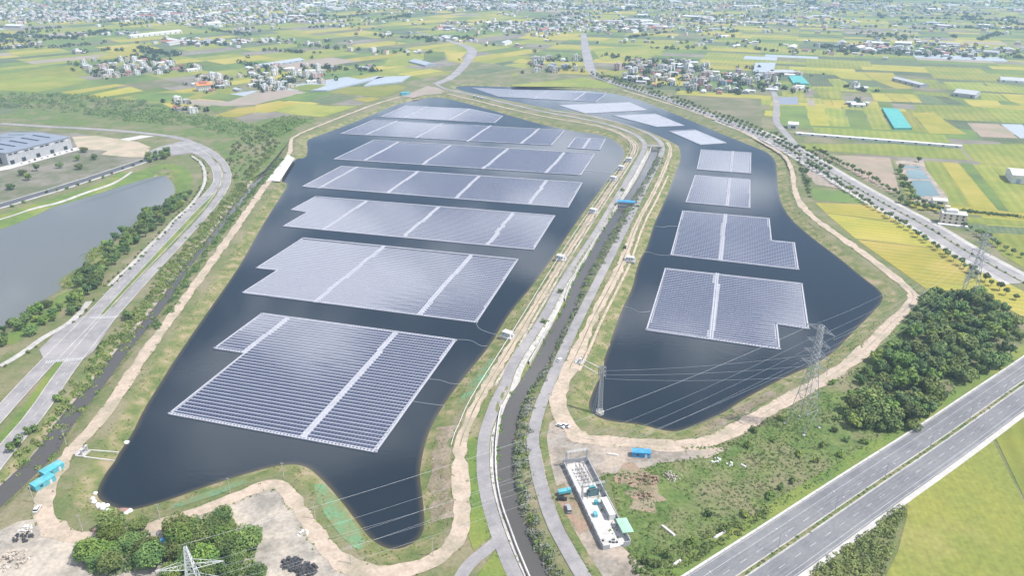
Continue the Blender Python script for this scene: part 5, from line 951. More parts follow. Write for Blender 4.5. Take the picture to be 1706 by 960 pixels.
for i in range(5):
    for v0_, v1_ in ((14, 38), (50, 74)):
        def zr(v): return FH + .35 + 3 * (1 - abs(v - FDp / 2) / (FDp / 2 + .8))
        a, b_, c_, d_ = (.1 + .18 * i, v0_), (.135 + .18 * i, v0_), (.135 + .18 * i, v1_), (.1 + .18 * i, v1_)
        MB().add([(*fq(*t_), zr(t_[1])) for t_ in (a, b_, c_, d_)], [(0, 1, 2, 3)]).build('roof_light', 'glass_dark', frf)
for i in range(12):
    u = .03 + i * .08
    MB().add([(*fq(u, -.12), FH - 3.2), (*fq(u + .055, -.12), FH - 3.2), (*fq(u + .055, -.12), FH - 1.7), (*fq(u, -.12), FH - 1.7)], [(0, 1, 2, 3)]).build('window', ['glass_dark', 'glass_dark', 'steel_white'][i % 3], fac)
for u in (.03, .2, .42, .64, .86): MB().add([(*fq(u, -.15), 0), (*fq(u + .06, -.15), 0), (*fq(u + .06, -.15), 4.6), (*fq(u, -.15), 4.6)], [(0, 1, 2, 3)]).build('loading_door', 'glass_dark', fac)
for i in range(6): MB().add([(*fq(-.002, 8 + i * 12), 1.2), (*fq(-.002, 17 + i * 12), 1.2), (*fq(-.002, 17 + i * 12), 8), (*fq(-.002, 8 + i * 12), 8)], [(0, 1, 2, 3)]).build('window', 'glass_dark', fac)
sheet('factory_forecourt', [tuple(f0 - 30 * (f1 - f0) / FL + (-6, -16)), tuple(f0 + (10, -14)), tuple(f1 + (12, -8)), tuple(f1 + (70, 62)), tuple(f1 + (52, 66)), tuple(f1 + (1, 3)), tuple(f0 + (-2, 1))], 0.16, 'pale_concrete', None, 'structure')

# cream house with a tower beside the avenue
vx, vy = VILLA; vl = thing('villa', 'cream three-storey house with corner tower and walled terrace beside the avenue', 'house', (vx, vy, .1), R(-22))
MB().box((0, 0, 0), (19, 10, 9.5)).build('wall', 'wall_cream', vl)
vr = MB().box((0, 0, 9.5), (19.6, 10.6, .4)).box((-2, 0, 9.9), (9, 7, 2.6)).build('roof', 'wall_white', vl)
MB().box((-5.5, 2.5, 9.9), (4, 4, 4.4)).build('tower', 'wall_cream', vl)
for z in (1.2, 4.6, 7.2):
    for x in (-7, -2.4, 2.4, 7): MB().box((x, -5.04, z), (1.6, .1, 1.5)).build('window', 'glass_dark', vl)
    for y in (-2, 2): MB().box((-9.54, y, z), (.1, 1.6, 1.5)).build('window', 'glass_dark', vl)
MB().box((1, -7.5, 0), (25, 4, 1.1)).build('terrace', 'wall_white', vl)
# white warehouse at the field edge
wx, wy = WAREHOUSE; wh = thing('warehouse', 'big white warehouse standing alone at the edge of the green paddies', 'warehouse', (wx, wy, .1), R(-20))
MB().box((21, 14, 0), (42, 28, 8.5)).build('wall', 'wall_white', wh); MB().gable((21, 14, 8.5), (42, 28), 2.4, over=.5).build('roof', 'roof_white', wh)
for i in range(4): MB().box((6 + i * 10, -.05, 0), (4, .15, 4.5)).build('loading_door', 'wall_blue', wh)
# long greenhouses and sheds on the plain
def long_shed(name, a, b_, wid, h_, wallm, roofm, label, arch=False):
    a, b_ = np.array(a), np.array(b_); d_ = b_ - a; ln = np.linalg.norm(d_); c_ = (a + b_) / 2
    o = thing(name, label, 'greenhouse' if name == 'greenhouse' else 'shed', (c_[0], c_[1], .1), math.atan2(d_[1], d_[0]))
    MB().box((0, 0, 0), (ln, wid, h_)).build('wall', wallm, o); MB().gable((0, 0, h_ + .02), (ln, wid), wid * .12, over=.3).build('roof', roofm, o)
    for k in range(max(2, int(ln / 14))): MB().box((-ln / 2 + 5 + k * (ln - 10) / max(1, int(ln / 14) - 1), -wid / 2 - .03, .8), (3, .1, h_ * .5)).build('window', 'glass_dark', o)
    return o
for (a, b_, wid, h_, wm_, rm_), lab in zip(LONG_SHEDS, ['very long low greenhouse with white roof across the paddies', 'dark-walled long poultry shed among the eastern paddies', 'large grey hall with pale roof among the eastern paddies', 'pale multi-bay greenhouse behind the grey hall', 'white storage shed beside the village lane',
    'long pale greenhouse strip beside the western hamlet', 'second pale greenhouse strip beside a dark grove', 'long white industrial hall in the far western plain', 'low tin-roofed shed between two paddies behind the green net', 'orange-walled long shed next to the village', 'white fish-pond shed beside the cream house']):
    long_shed('greenhouse' if 'greenhouse' in lab else 'shed', a, b_, wid, h_, wm_, rm_, lab)
for i, poly in enumerate(TEAL_NETS):
    o = thing('net_house', ['long turquoise shade-net house between the paddies', 'turquoise shade-net house beside the village'][i], 'net house', (*np.mean(poly, 0), 0.1)); c_ = np.mean(poly, 0)
    P = [tuple(np.array(p) - c_) for p in poly]; MB().prism(P, 0, 2.6).build('net_cover', 'teal_net', o)
    for j in range(len(P)): MB().bar((*P[j], 0), (*P[j], 2.9), .12).build('post', 'steel', o)
for i, poly in enumerate(GREY_NETS):
    o = thing('net_house', ['pale net-covered plot beyond the village', 'pale plastic-covered plot beside the long strips', 'pale plastic greenhouse strip by the ploughed field', 'small pale net house at the village edge'][i], 'net house', (*np.mean(poly, 0), 0.1)); c_ = np.mean(poly, 0)
    P = [tuple(np.array(p) - c_) for p in poly]; MB().prism(P, 0, 2.4).build('net_cover', 'net_grey', o)
    for j in range(len(P)): MB().bar((*P[j], 0), (*P[j], 2.7), .12).build('post', 'steel', o)
sheet('fish_farm_yard', FISH_YARD, 0.26, 'yard_gravel', None, 'structure')
for poly in FISH_PONDS: sheet('fish_pond', poly, 0.32, 'fish_water', None, 'structure')
# temple with red roof
tx, ty = TEMPLE; tp = thing('temple', 'white temple hall with tiered orange-red roof at the edge of the ploughed field', 'temple', (tx, ty, .1), R(35))
MB().box((0, 0, 0), (20, 14, 9)).build('wall', 'wall_white', tp); MB().gable((0, 0, 9), (20, 14), 4, over=2).build('roof', 'orange', tp); MB().gable((0, 0, 12), (10, 8), 3, over=1).build('upper_roof', 'roof_red', tp)
for x in (-7, -3.5, 0, 3.5, 7): MB().bar((x, -8, 0), (x, -8, 9), .4, n=8).build('column', 'wall_white', tp)

# ------------------------------------------------------------------ pylons and lines
def pylon(label, loc, H, bw, ww, tw, arms, adir, r, m='steel', waist=.62, name='lattice_pylon', z0=0.0, panels=7):
    rz = adir; o = thing(name, label, 'pylon', (loc[0], loc[1], z0), rz); r2 = r * .55
    def wid(z): return bw + (ww - bw) * z / (waist * H) if z < waist * H else ww + (tw - ww) * (z - waist * H) / (H * (1 - waist))
    def cor(z): a = wid(z) / 2; return [Vector((sx * a, sy * a, z)) for sx, sy in ((-1, -1), (1, -1), (1, 1), (-1, 1))]
    for k in range(4):
        b = MB().bar(cor(0)[k], cor(waist * H)[k], r).bar(cor(waist * H)[k], cor(H)[k], r * .85); b.build('leg', m, o)
    zs = [0]; 
    while zs[-1] < H - .5: zs.append(min(H, zs[-1] + max(1.6, wid(zs[-1]) * .95)))
    for k in range(4):
        b = MB()
        for z1, z2 in zip(zs[:-1], zs[1:]):
            a, c_ = cor(z1), cor(z2); k2 = (k + 1) % 4
            b.bar(a[k], c_[k2], r2, n=3).bar(a[k2], c_[k], r2, n=3).bar(c_[k], c_[k2], r2, n=3)
        b.build('bracing', m, o)
    tips = []; ca, sa = math.cos(rz), math.sin(rz)
    for z, hl in arms:
        for s_ in (-1, 1):
            b = MB(); w_ = wid(z) / 2; tip = Vector((s_ * hl, 0, z + .3)); zt = min(H, z + 2.2)
            for sy in (-1, 1): b.bar((s_ * w_, sy * w_, z), tip, r * .7).bar((s_ * wid(zt) / 2, sy * wid(zt) / 2, zt), tip, r2)
            for q in (.25, .5, .75):
                for sy in (-1, 1): b.bar(Vector((s_ * w_, sy * w_, z)).lerp(tip, q), Vector((s_ * wid(zt) / 2, sy * wid(zt) / 2, zt)).lerp(tip, q), r2, n=3)
                b.bar(Vector((s_ * w_, -w_, z)).lerp(tip, q), Vector((s_ * w_, w_, z)).lerp(tip, q - .2), r2, n=3)
            arm = b.build('crossarm', m, o)
            MB().bar(tip, tip - Vector((0, 0, 2.0)), .14, n=6).build('insulator', 'steel_dark', arm)
            t = tip - Vector((0, 0, 2.0)); tips.append(Vector((loc[0] + t.x * ca - t.y * sa, loc[1] + t.x * sa + t.y * ca, z0 + t.z)))
    for c_ in cor(0): MB().box((c_.x, c_.y, -.4), (1.3, 1.3, .8)).build('footing', 'concrete', o)
    return tips
(p1x, p1y), (p2x, p2y) = PYLON
tp1 = pylon('tall grey lattice pylon at the bend of the dirt track beside the eastern reservoir', (p1x, p1y), 57, 11.5, 3.4, 2.0, [(54.5, 7.5), (47.5, 6.5), (41.5, 7.0), (35.5, 7.5)], R(-58), .17, waist=.58)
tp2 = pylon('pale lattice pylon at the edge of the yellow field between avenue and wood', (p2x, p2y), 47, 9.5, 3.0, 1.8, [(45, 5.5), (39.5, 5), (34.5, 5.5), (29.5, 6)], R(-50), .16)
tp3 = pylon('white lattice tower rising beside the trees of the dirt yard', (P3[0], P3[1]), 45, 9.5, 3.2, 0.7, [(36.5, 10.5), (29.5, 9.5), (23, 10.5)], R(12), .17, 'steel_white', waist=.74)
tp4 = pylon('slim grey lattice mast standing in the water of the eastern reservoir', (P4[0], P4[1]), 27.5, 2.3, 1.5, .9, [(26.2, 1.9), (23.8, 1.9), (21.4, 1.9)], R(0), .13, name='lattice_mast', z0=WATER_Z + 1.4, waist=.7)
mb_ = tag(MB().bar((P4[0], P4[1], WATER_Z - 2), (P4[0], P4[1], WATER_Z + 1.4), 2.2, n=14).build('mast_plinth', 'pale_concrete'), 'round white concrete plinth under the slim mast in the water', 'plinth')
def wire(a, b_, sag, label, group, r=.028, m='cable', n=26, name='power_line'):
    a, b_ = Vector(a), Vector(b_); P = []
    for i in range(n + 1):
        t = i / n; p = a.lerp(b_, t); p.z -= 4 * sag * t * (1 - t); P.append(p)
    u = (b_ - a).cross(Vector((0, 0, 1))).normalized(); V = []; F_ = []
    for p in P:
        for k in range(3): t = 2 * math.pi * k / 3; V.append(p + u * (math.cos(t) * r) + Vector((0, 0, math.sin(t) * r)))
    for i in range(n):
        for k in range(3): F_.append((3 * i + k, 3 * i + (k + 1) % 3, 3 * i + 3 + (k + 1) % 3, 3 * i + 3 + k))
    return tag(MB().add(V, F_).build(name, m), label, 'cable', group)
for i in range(6):
    wire(tp3[i], tp1[i + 2], 9, 'overhead conductor strung from the white tower to the tall grey pylon', 'conductors between the towers')
for i in range(8):
    wire(tp1[i], tp2[i], 6, 'overhead conductor strung from the tall grey pylon to the pale one', 'conductors over the wood')
wire(tp3[0] + Vector((8, 3, 10)), tp1[0], 7, 'overhead earth wire between the white tower and the tall grey pylon', 'conductors between the towers', r=.045)['group'] = 'earth wires'
for i in (1, 3, 5): wire(tp4[i], tp1[i + 2], 2.0, 'thin line strung from the slim mast to the tall pylon', 'lines from the slim mast', r=.04)
for k, (gx_, gy_) in enumerate(GUYS): wire((P4[0], P4[1], 21 - k), (gx_, gy_, 0.2), .1, 'slanting guy wire from the slim mast to the shore', 'guy wires of the slim mast', r=.06, m='steel', n=4, name='guy_wire')

# utility poles round the south shore
pr = empty('utility_pole', (0, 0, 0)); pr['category'] = 'pole'
MB().bar((0, 0, -.5), (.1, 0, 9.2), .17, n=8, r2=.11).build('pole', 'concrete', pr)
pa = MB().box((.1, 0, 8.5), (1.6, .12, .14)).build('crossarm', 'steel', pr)
for x in (-.6, .1, .8): MB().bar((x, 0, 8.64), (x, 0, 8.9), .06, n=6).build('insulator', 'white_paint', pa)
PP = Proto(pr)
PL = ['on the inner bend of the dirt track above the green-netted slope', 'at the tip of the south shore beside the lane fork', 'between the netted slope and the black heap', 'on the headland of the south shore', 'on the straight south bank, midway', 'on the straight south bank by the ramp', 'at the brown ramp on the track bend', 'next to the cyan sheds by the stream', 'beside the sluice on the western track', 'near the sluice at the eastern reservoir']
for (x, y), t in zip(POLES, PL): PP.put((x, y, gz(x, y)), random.uniform(-.4, .4), (1, 1, random.uniform(.92, 1.06)), 'slim concrete utility pole ' + t)
# street lamps
lp = empty('street_lamp', (0, 0, 0)); lp['category'] = 'street lamp'
MB().bar((0, 0, 0), (0, 0, 9.5), .13, n=6, r2=.08).build('post', 'steel', lp)
for s_ in (-1, 1):
    a = MB().bar((0, 0, 9.3), (0, s_ * 2.0, 9.9), .06).build('arm', 'steel', lp); MB().box((0, s_ * 2.3, 9.85), (.3, .8, .14)).build('lamp_head', 'steel_white', a)
LPp = Proto(lp)
for p, q in zip(offset(resample(HWP, 38.0), 12.3)[1:], offset(resample(HWP, 38.0), 13.3)[1:]):
    LPp.put((*p, .3), math.atan2(q[1] - p[1], q[0] - p[0]) - R(90), 1.0, 'double-armed street lamp in the hedge median of the highway', 'highway median lamps')
LM = resample(smooth(LEFT_MEDIAN, 1), 36)
for i, p in enumerate(LM):
    q = LM[min(i + 1, len(LM) - 1)] - LM[max(i - 1, 0)]
    LPp.put((*p, .3), math.atan2(q[1], q[0]), 1.0, 'double-armed street lamp in the green median of the western dual carriageway', 'western road lamps')

# ------------------------------------------------------------------ site buildings
def hut(label, x, y, rz):
    o = thing('inverter_hut', label, 'hut', (x, y, gz(x, y)), rz); z = .9 - gz(x, y) * .4
    MB().box((0, 0, -.6), (8.5, 6, .7 + z)).build('plinth', 'concrete', o)
    MB().box((0, 0, .1 + z), (5.6, 3.2, 2.7)).build('wall', 'wall_white', o); MB().box((0, 0, 2.8 + z), (6.3, 3.9, .22)).build('roof', 'roof_white', o)
    MB().box((0, -1.63, .1 + z), (1.1, .08, 2.1)).build('door', 'wall_blue', o)
    for x_ in (-1.9, 1.9): MB().box((x_, -1.63, 1.0 + z), (1.1, .08, 1.0)).build('louvre', 'steel_dark', o)
    MB().box((3.4, .6, .1 + z), (.9, 1.6, 1.9)).build('cabinet', 'steel_white', o)
HL = ['by the southern array, at the start of the rail', 'on the canal bank facing the second-largest array', 'on the canal bank facing the notched array', 'on the canal bank at the end of a floating pipe', 'at the northern end of the canal bank']
for (x, y), t in zip(HUTS, HL): hut('small white inverter hut ' + t, x, y, R(-35))
for (x, y), t in zip(HUT_C, ['on the eastern bank of the track, above a brown slipway', 'on the eastern bank by the slipway at the narrows']): hut('small white inverter hut ' + t, x, y, R(-20))
def container(label, x, y, rz, L_, W_, H_, m, name='site_container', z=.15):
    o = thing(name, label, 'container', (x, y, z), rz)
    MB().box((0, 0, 0), (L_, W_, H_)).build('body', m, o)
    MB().gable((0, 0, H_ + .02), (L_, W_), .35, over=.15).build('roof', m, o)
    for k in range(int(L_ / 1.2)): MB().box((-L_ / 2 + .6 + k * 1.2, -W_ / 2 - .03, .1), (.12, .08, H_ - .2)).build('rib', m, o)
    MB().box((L_ * .25, -W_ / 2 - .08, 0), (1.0, .1, 2.0)).build('door', 'roof_white', o)
    MB().box((-L_ * .2, -W_ / 2 - .08, 1.1), (1.2, .1, .9)).build('window', 'glass_dark', o)
container('bright blue site container on the gravel yard near the substation', *SITE[0], R(-6), 8.5, 3.4, 2.8, 'blue_sheet')
container('cyan site shed beside the stream, the one nearer the sluice', *SITE[1], R(63), 9, 4.6, 2.7, 'cyan_sheet')
container('cyan site shed beside the stream, the one next to the pole', *SITE[2], R(60), 9, 4.6, 2.7, 'cyan_sheet')
container('small blue cabin half hidden between the trees of the dirt yard', *SITE[3], R(75), 4.5, 3.2, 2.8, 'blue_sheet')
container('cyan site office in the northern work yard', *SITE[4], R(25), 14, 7, 4.2, 'cyan_sheet')
# blue roofed pipe bridge and concrete bridge over the canal
(bx0, by0), (bx1, by1) = BRIDGE; bl = math.hypot(bx1 - bx0, by1 - by0)
br = thing('pipe_bridge', 'blue-roofed pipe bridge crossing the canal', 'bridge', ((bx0 + bx1) / 2, (by0 + by1) / 2, 0.3), math.atan2(by1 - by0, bx1 - bx0))
MB().box((0, 0, -.2), (bl + 2, 5.4, .5)).build('deck', 'concrete', br); MB().box((0, 0, .3), (bl, 4.6, 2.2)).build('casing', 'steel_dark', br)
b = MB(); V = []
for i in range(9):
    t = math.pi * i / 8; V += [(-bl / 2 - .4, -2.7 * math.cos(t), 2.5 + 1.5 * math.sin(t)), (bl / 2 + .4, -2.7 * math.cos(t), 2.5 + 1.5 * math.sin(t))]
b.add(V, [(2 * i, 2 * i + 1, 2 * i + 3, 2 * i + 2) for i in range(8)] + [tuple(range(0, 18, 2))[::-1], tuple(range(1, 19, 2))]); b.build('roof', 'blue_sheet', br)
for k in range(5): MB().box((-bl / 2 + 1 + k * (bl - 2) / 4, -2.34, .3), (.25, .1, 2.1)).build('post', 'steel_white', br)
cb = thing('canal_bridge', 'plain concrete bridge deck over the canal at the bend of the roads', 'bridge', (*CULVERT, 0.35), R(-6))
MB().box((0, 0, -.5), (19, 6, .55)).build('deck', 'concrete', cb)
for s_ in (-1, 1): MB().box((0, s_ * 2.9, .05), (19, .3, .9)).build('parapet', 'pale_concrete', cb)
# sluices
def sluice(label, x, y, rz, ends):
    o = thing('sluice_gate', label, 'sluice', (x, y, 0), rz)
    MB().box((0, 0, -2.8), (4.6, 5.5, 3.3)).build('gate_chamber', 'concrete', o)
    f_ = MB().box((1.0, -1.8, .5), (.5, .5, 2.8)).box((1.0, 1.8, .5), (.5, .5, 2.8)).box((1.0, 0, 3.3), (.9, 4.6, .35)).build('hoist_frame', 'pale_concrete', o)
    MB().box((1.0, 0, 3.65), (.6, .6, .6)).build('hoist', 'steel_dark', f_); MB().box((2.3, 0, -2.5), (.1, 2.4, 2.0)).build('gate_leaf', 'steel_dark', o)
    MB().box((-2.4, 0, .5), (.08, 5.0, .9)).build('railing', 'steel_white', o)
    ca, sa = math.cos(-rz), math.sin(-rz)
    for s_, (ex, ey) in zip((1, -1), ends):
        e = Vector(((ex - x) * ca - (ey - y) * sa, (ex - x) * sa + (ey - y) * ca, 0)); st = Vector((2.3, s_ * 2.6, 0)); n_ = (e - st).normalized(); pv = Vector((-n_.y, n_.x, 0)) * .22
        MB().add([st + pv + Vector((0, 0, .45)), st - pv + Vector((0, 0, .45)), e - pv + Vector((0, 0, -1.9)), e + pv + Vector((0, 0, -1.9)), st + pv + Vector((0, 0, -3)), st - pv + Vector((0, 0, -3)), e - pv + Vector((0, 0, -3)), e + pv + Vector((0, 0, -3))], [(0, 1, 2, 3), (0, 3, 7, 4), (1, 5, 6, 2), (2, 6, 7, 3), (0, 4, 5, 1)]).build('wing_wall', 'pale_concrete', o)
sluice('concrete sluice with two wing walls on the western track near the cyan sheds', *SLUICE[0], R(-8), SLUICE[2:4])
sluice('concrete sluice with two wing walls beside the slim mast', *SLUICE[1], R(-22), SLUICE[4:6])
ribbon('boat_ramp', RAMP, 3.2, 'red_slab', 0.32, sub=3, step=1.5, sm=0)
ribbon('erosion_mat', GREEN_MAT, np.array([2.0, 4.2, 4.5, 4.0, 2.4]), 'green_mesh', 0.12, sub=4, step=2.0)
ribbon('erosion_mat', GREEN_MAT2, np.array([1.5, 3.0, 3.2, 2.0]), 'green_mesh', 0.12, sub=4, step=2.0)
ribbon('erosion_mat', GREEN_MAT3, np.array([1.5, 3.5, 3.0, 1.5]), 'green_mesh', 0.12, sub=4, step=2.0)

# bags, heaps and litter
def lump(n=3, squash=.7):
    import bmesh
    bm = bmesh.new(); bmesh.ops.create_icosphere(bm, subdivisions=2, radius=1.0)
    for v in bm.verts: v.co *= random.uniform(.82, 1.12); v.co.z = max(-.45, v.co.z * squash)
    me = bpy.data.meshes.new('lump'); bm.to_mesh(me); bm.free(); return me
bm_ = lump(); bm_.materials.append(M['white_paint'])
for x, y in BAGS:
    o = link('bulk_bag', bm_); s_ = random.uniform(.95, 1.35); o.location = (x, y, gz(x, y) + .4 * s_); o.scale = (s_,) * 3; o.rotation_euler = (0, 0, random.uniform(0, 6))
    tag(o, 'bulging white bulk bag lying at the waterline near the brown ramp', 'bag', 'white bags at the waterline')
tag(o, 'lone white bulk bag on the western shore above the sluice', 'bag'); del o['group']
def heap(name, label, x, y, r0, n, m, size, h_=.6):
    b = MB()
    for _ in range(n):
        a = random.uniform(0, 6.28); q = r0 * math.sqrt(random.random()); z = max(0, (1 - q / r0)) * h_ * r0 * random.uniform(.2, 1); s_ = size * random.uniform(.5, 1.4)
        b.box((x + q * math.cos(a), y + q * math.sin(a) * .8, .1 + z), (s_, s_ * random.uniform(.5, 1.2), s_ * .7), random.uniform(0, 3), 0, random.uniform(.5, .9))
    tag(b.build(name, m), label, 'heap', None, 'stuff')
for (x, y, r0, n, m, sz), lab in zip(HEAPS, ['pale rubble heap on the dirt yard by the frame edge', 'dark gravel heap on the dirt yard', 'white debris beside the dark gravel heap', 'charcoal netting heap beside the trees of the dirt yard', 'second charcoal netting heap touching the first', 'brushwood pile on the meadow', 'reddish earth heap behind the substation', 'second reddish earth heap behind the substation', 'white and green scrap on the dirt yard', 'white scrap on the gravel yard', 'pale litter by the track junction']):
    heap('heap', lab, x, y, r0, n, m, sz, .35)
for (a, b_), lab in zip(PLANKS, ['pale broken pipe lying in the meadow', 'pale concrete beam in the ditch by the highway', 'second pale beam in the ditch by the highway', 'white sheet lying by the gravel track', 'pale strip beside the substation lane']):
    a, b_ = np.array(a), np.array(b_); c_ = (a + b_) / 2; d_ = b_ - a
    tag(MB().box((0, 0, 0), (np.linalg.norm(d_), 1.1, .5), 0, 0, .85).build('beam', 'pale_concrete'), lab, 'beam').location = (c_[0], c_[1], gz(*c_) + .2); bpy.context.view_layer.update() if False else None
    COL.objects[-1].rotation_euler = (0, 0, math.atan2(d_[1], d_[0]))
# floating cables and pipes
for pl_, lab in zip(WATER_CABLES, ['straight white floating pipe from an array to the canal-bank hut', 'floating cable from the second array to its hut', 'curling floating cable from the largest array to the hut', 'floating cable from the side of the largest array to the netted bank', 'floating cable from the small jetty of the largest array', 'wavy float line from the eastern bank hut to the L-shaped array', 'short wavy float line beside the L-shaped array', 'wavy float line from the bank to the cut-corner array']):
    P = smooth(pl_, 2); b = MB()
    for i in range(len(P) - 1): b.bar((*P[i], WATER_Z + .1), (*P[i + 1], WATER_Z + .1), .2 if 'pipe' in lab else .14, n=5)
    tag(b.build('floating_cable', 'steel_white' if 'pipe' in lab else 'steel'), lab, 'cable')

# ------------------------------------------------------------------ vehicles
def car_proto(name, L_, W_, H_, paint, van=False):
    o = empty(name, (0, 0, 0)); o['category'] = 'van' if van else 'car'; h0 = H_ * .52
    prof = [(-L_ / 2, .35), (L_ / 2, .35), (L_ / 2, h0 * .9), (L_ * .28, h0), (-L_ / 2, h0 * 1.02)]
    def ext(p, wa, wb=None): n = len(p); wb = wb or wa; return [(x, -wa / 2, z) for x, z in p] + [(x, wa / 2, z) for x, z in p], [tuple(range(n)), tuple(range(n, 2 * n))[::-1]] + [(i, n + i, n + (i + 1) % n, (i + 1) % n) for i in range(n)]
    v, f_ = ext(prof, W_); MB().add(v, f_).build('body', paint, o)
    cp = [(-L_ * (.48 if van else .42), h0), (L_ * .26, h0), (L_ * (.14 if not van else .2), H_ - .08), (-L_ * (.46 if van else .3), H_ - .08)]
    v, f_ = ext(cp, W_ * .88); cab = MB().add(v, f_).build('windows', 'glass_dark', o)
    rp = [(-L_ * (.47 if van else .31), H_ - .08), (L_ * (.15 if not van else .21), H_ - .08), (L_ * .13, H_), (-L_ * .3, H_)]
    v, f_ = ext(rp, W_ * .86); MB().add(v, f_).build('roof', paint, o)
    for sx in (-.31, .31):
        for sy in (-1, 1):
            wl2 = MB().bar((sx * L_, sy * (W_ / 2 - .2), .33), (sx * L_, sy * (W_ / 2 + .02), .33), .33, n=10).build('wheel', 'tyre', o); MB().bar((sx * L_, sy * (W_ / 2 + .02), .33), (sx * L_, sy * (W_ / 2 + .04), .33), .19, n=8).build('rim', 'steel', wl2)
    for sy in (-.35, .35): MB().box((L_ / 2, sy * W_, h0 * .62), (.06, .3, .15)).build('headlight', 'steel_white', o)
    return o
CARS = {k: Proto(car_proto('parked_car', 4.5, 1.8, 1.5, m)) for k, m in (('white', 'white_paint'), ('black', 'black'), ('silver', 'steel_white'))}
VAN = Proto(car_proto('parked_van', 5.2, 1.95, 2.0, 'steel', True))
def truck_proto(paint, bed):
    o = empty('truck', (0, 0, 0)); o['category'] = 'truck'
    MB().box((1.9, 0, .6), (1.7, 2.0, 1.9), 0, 0, .92).build('cab', paint, o); MB().box((2.74, 0, 1.5), (.1, 1.7, .75)).build('windscreen', 'glass_dark', o)
    MB().box((-1.1, 0, .8), (4.2, 2.1, .25)).build('chassis', 'steel_dark', o); MB().box((-1.1, 0, 1.05), (4.2, 2.1, 1.2)).build('cargo_box', bed, o)
    for sx in (-2.3, -1.2, 1.8):
        for sy in (-.95, .95): MB().bar((sx, sy - .12, .42), (sx, sy + .12, .42), .42, n=10).build('wheel', 'tyre', o)
    return o
TRK = {'cyan': Proto(truck_proto('cyan_sheet', 'cyan_sheet')), 'white': Proto(truck_proto('steel_white', 'steel_white'))}
for (k, x, y, a), lab in zip(VEHICLES, ['white car driving on the canal road by the sluice', 'white car parked where the track meets the gravel yard', 'silver car parked beside a white one at the gravel yard', 'white car parked at the outer edge of the dirt track bend', 'small cyan truck parked beside the substation wall', 'black car parked behind the cyan truck by the substation', 'grey van parked on the red soil beside the substation', 'white truck standing on the road between the reservoirs, first of three', 'white truck standing on the road between the reservoirs, middle of three', 'white truck standing on the road between the reservoirs, last of three', 'silver car on the outer carriageway of the western road']):
    (VAN if k == 'van' else TRK[k[6:]] if k.startswith('truck_') else CARS[k]).put((x, y, gz(x, y) + .32), R(a), 1.0, lab)
f0v, f1v = np.array(FACTORY[0]), np.array(FACTORY[1]); fd = (f1v - f0v) / np.linalg.norm(f1v - f0v)
for i in range(9):
    p = f0v + fd * (10 + i * 8) + np.array([fd[1], -fd[0]]) * (7 + (i % 2) * 1.5); c_ = ('white', 'silver', 'black')[i % 3]
    CARS[c_].put((*p, .2), fa + R(60), 1.0, {'white': 'white', 'silver': 'silver', 'black': 'black'}[c_] + ' car parked in front of the grey factory', c_ + ' cars at the factory')

# ------------------------------------------------------------------ substation
s0, s1, s2, s3 = [np.array(p) for p in SUB_FLOOR]; sc_ = (s0 + s1 + s2 + s3) / 4; nv = (s0 + s1) / 2 - (s2 + s3) / 2; SL = np.linalg.norm(nv); SW = 11.3; srz = math.atan2(nv[1], nv[0]) - R(90)
def sp(u, x): a = np.array([x, SL / 2 - u * SL]); c2, s_2 = math.cos(srz), math.sin(srz); return (sc_[0] + a[0] * c2 - a[1] * s_2, sc_[1] + a[0] * s_2 + a[1] * c2)
sheet('substation_floor', [sp(0, -SW / 2), sp(0, SW / 2), sp(1, SW / 2), sp(1, -SW / 2)], .34, 'pale_concrete', None, 'structure')
sw_ = thing('substation_wall', 'grey concrete wall enclosing the long narrow substation yard', 'wall', (sc_[0], sc_[1], 0), srz)
for s_ in (-1, 1): MB().box((s_ * (SW / 2 + .15), 0, 0), (.35, SL, 2.8)).build('side_wall', 'wall_grey', sw_)
MB().box((0, SL / 2 + .15, 0), (SW + .64, .35, 2.8)).build('end_wall', 'wall_grey', sw_)
for s_ in (-1, 1): MB().box((s_ * 4.4, -SL / 2 - .15, 0), (3.0, .35, 2.4)).build('end_wall', 'wall_grey', sw_)
for k in range(14):
    for s_ in (-1, 1): MB().box((s_ * (SW / 2 + .42), -SL / 2 + 2 + k * (SL - 4) / 13, 0), (.25, .5, 2.9)).build('pier', 'concrete', sw_)
def gantry(label, u, h_):
    o = thing('gantry', label, 'gantry', (*sp(u, 0), .34), srz)
    for s_ in (-1, 1):
        b = MB()
        for dx in (-.35, .35):
            for dy in (-.35, .35): b.bar((s_ * 4.9 + dx, dy, 0), (s_ * 4.9 + dx * .6, dy * .6, h_), .09)
        for k in range(8):
            z1, z2 = h_ * k / 8, h_ * (k + 1) / 8
            for dy in (-.33, .33): b.bar((s_ * 4.9 - .33, dy, z1), (s_ * 4.9 + .33, dy, z2), .05, n=3)
        b.build('column', 'steel', o)
    b = MB()
    for dy in (-.3, .3):
        for dz in (0, .6): b.bar((-5.2, dy, h_ - .6 + dz), (5.2, dy, h_ - .6 + dz), .08)
    for k in range(10): b.bar((-5 + k, -.3, h_ - .6), (-4 + k, .3, h_), .05, n=3)
    bm2 = b.build('beam', 'steel_white', o)
    for x in (-3, 0, 3): MB().bar((x, 0, h_ - .6), (x, 0, h_ - 1.8), .12, n=6).build('insulator', 'roof_brown', bm2)
gantry('steel portal gantry over the far end of the substation yard', .03, 8.5); gantry('steel portal gantry over the dark green transformer', .46, 8.5)
sg = empty('switchgear', (0, 0, 0)); sg['category'] = 'switchgear'
MB().box((0, 0, 0), (.5, .5, .4)).build('footing', 'concrete', sg); MB().bar((0, 0, .4), (0, 0, 2.2), .12, n=6).build('post', 'steel', sg)
si = MB().box((0, 0, 2.2), (.3, 1.6, .2)).build('bracket', 'steel_dark', sg)
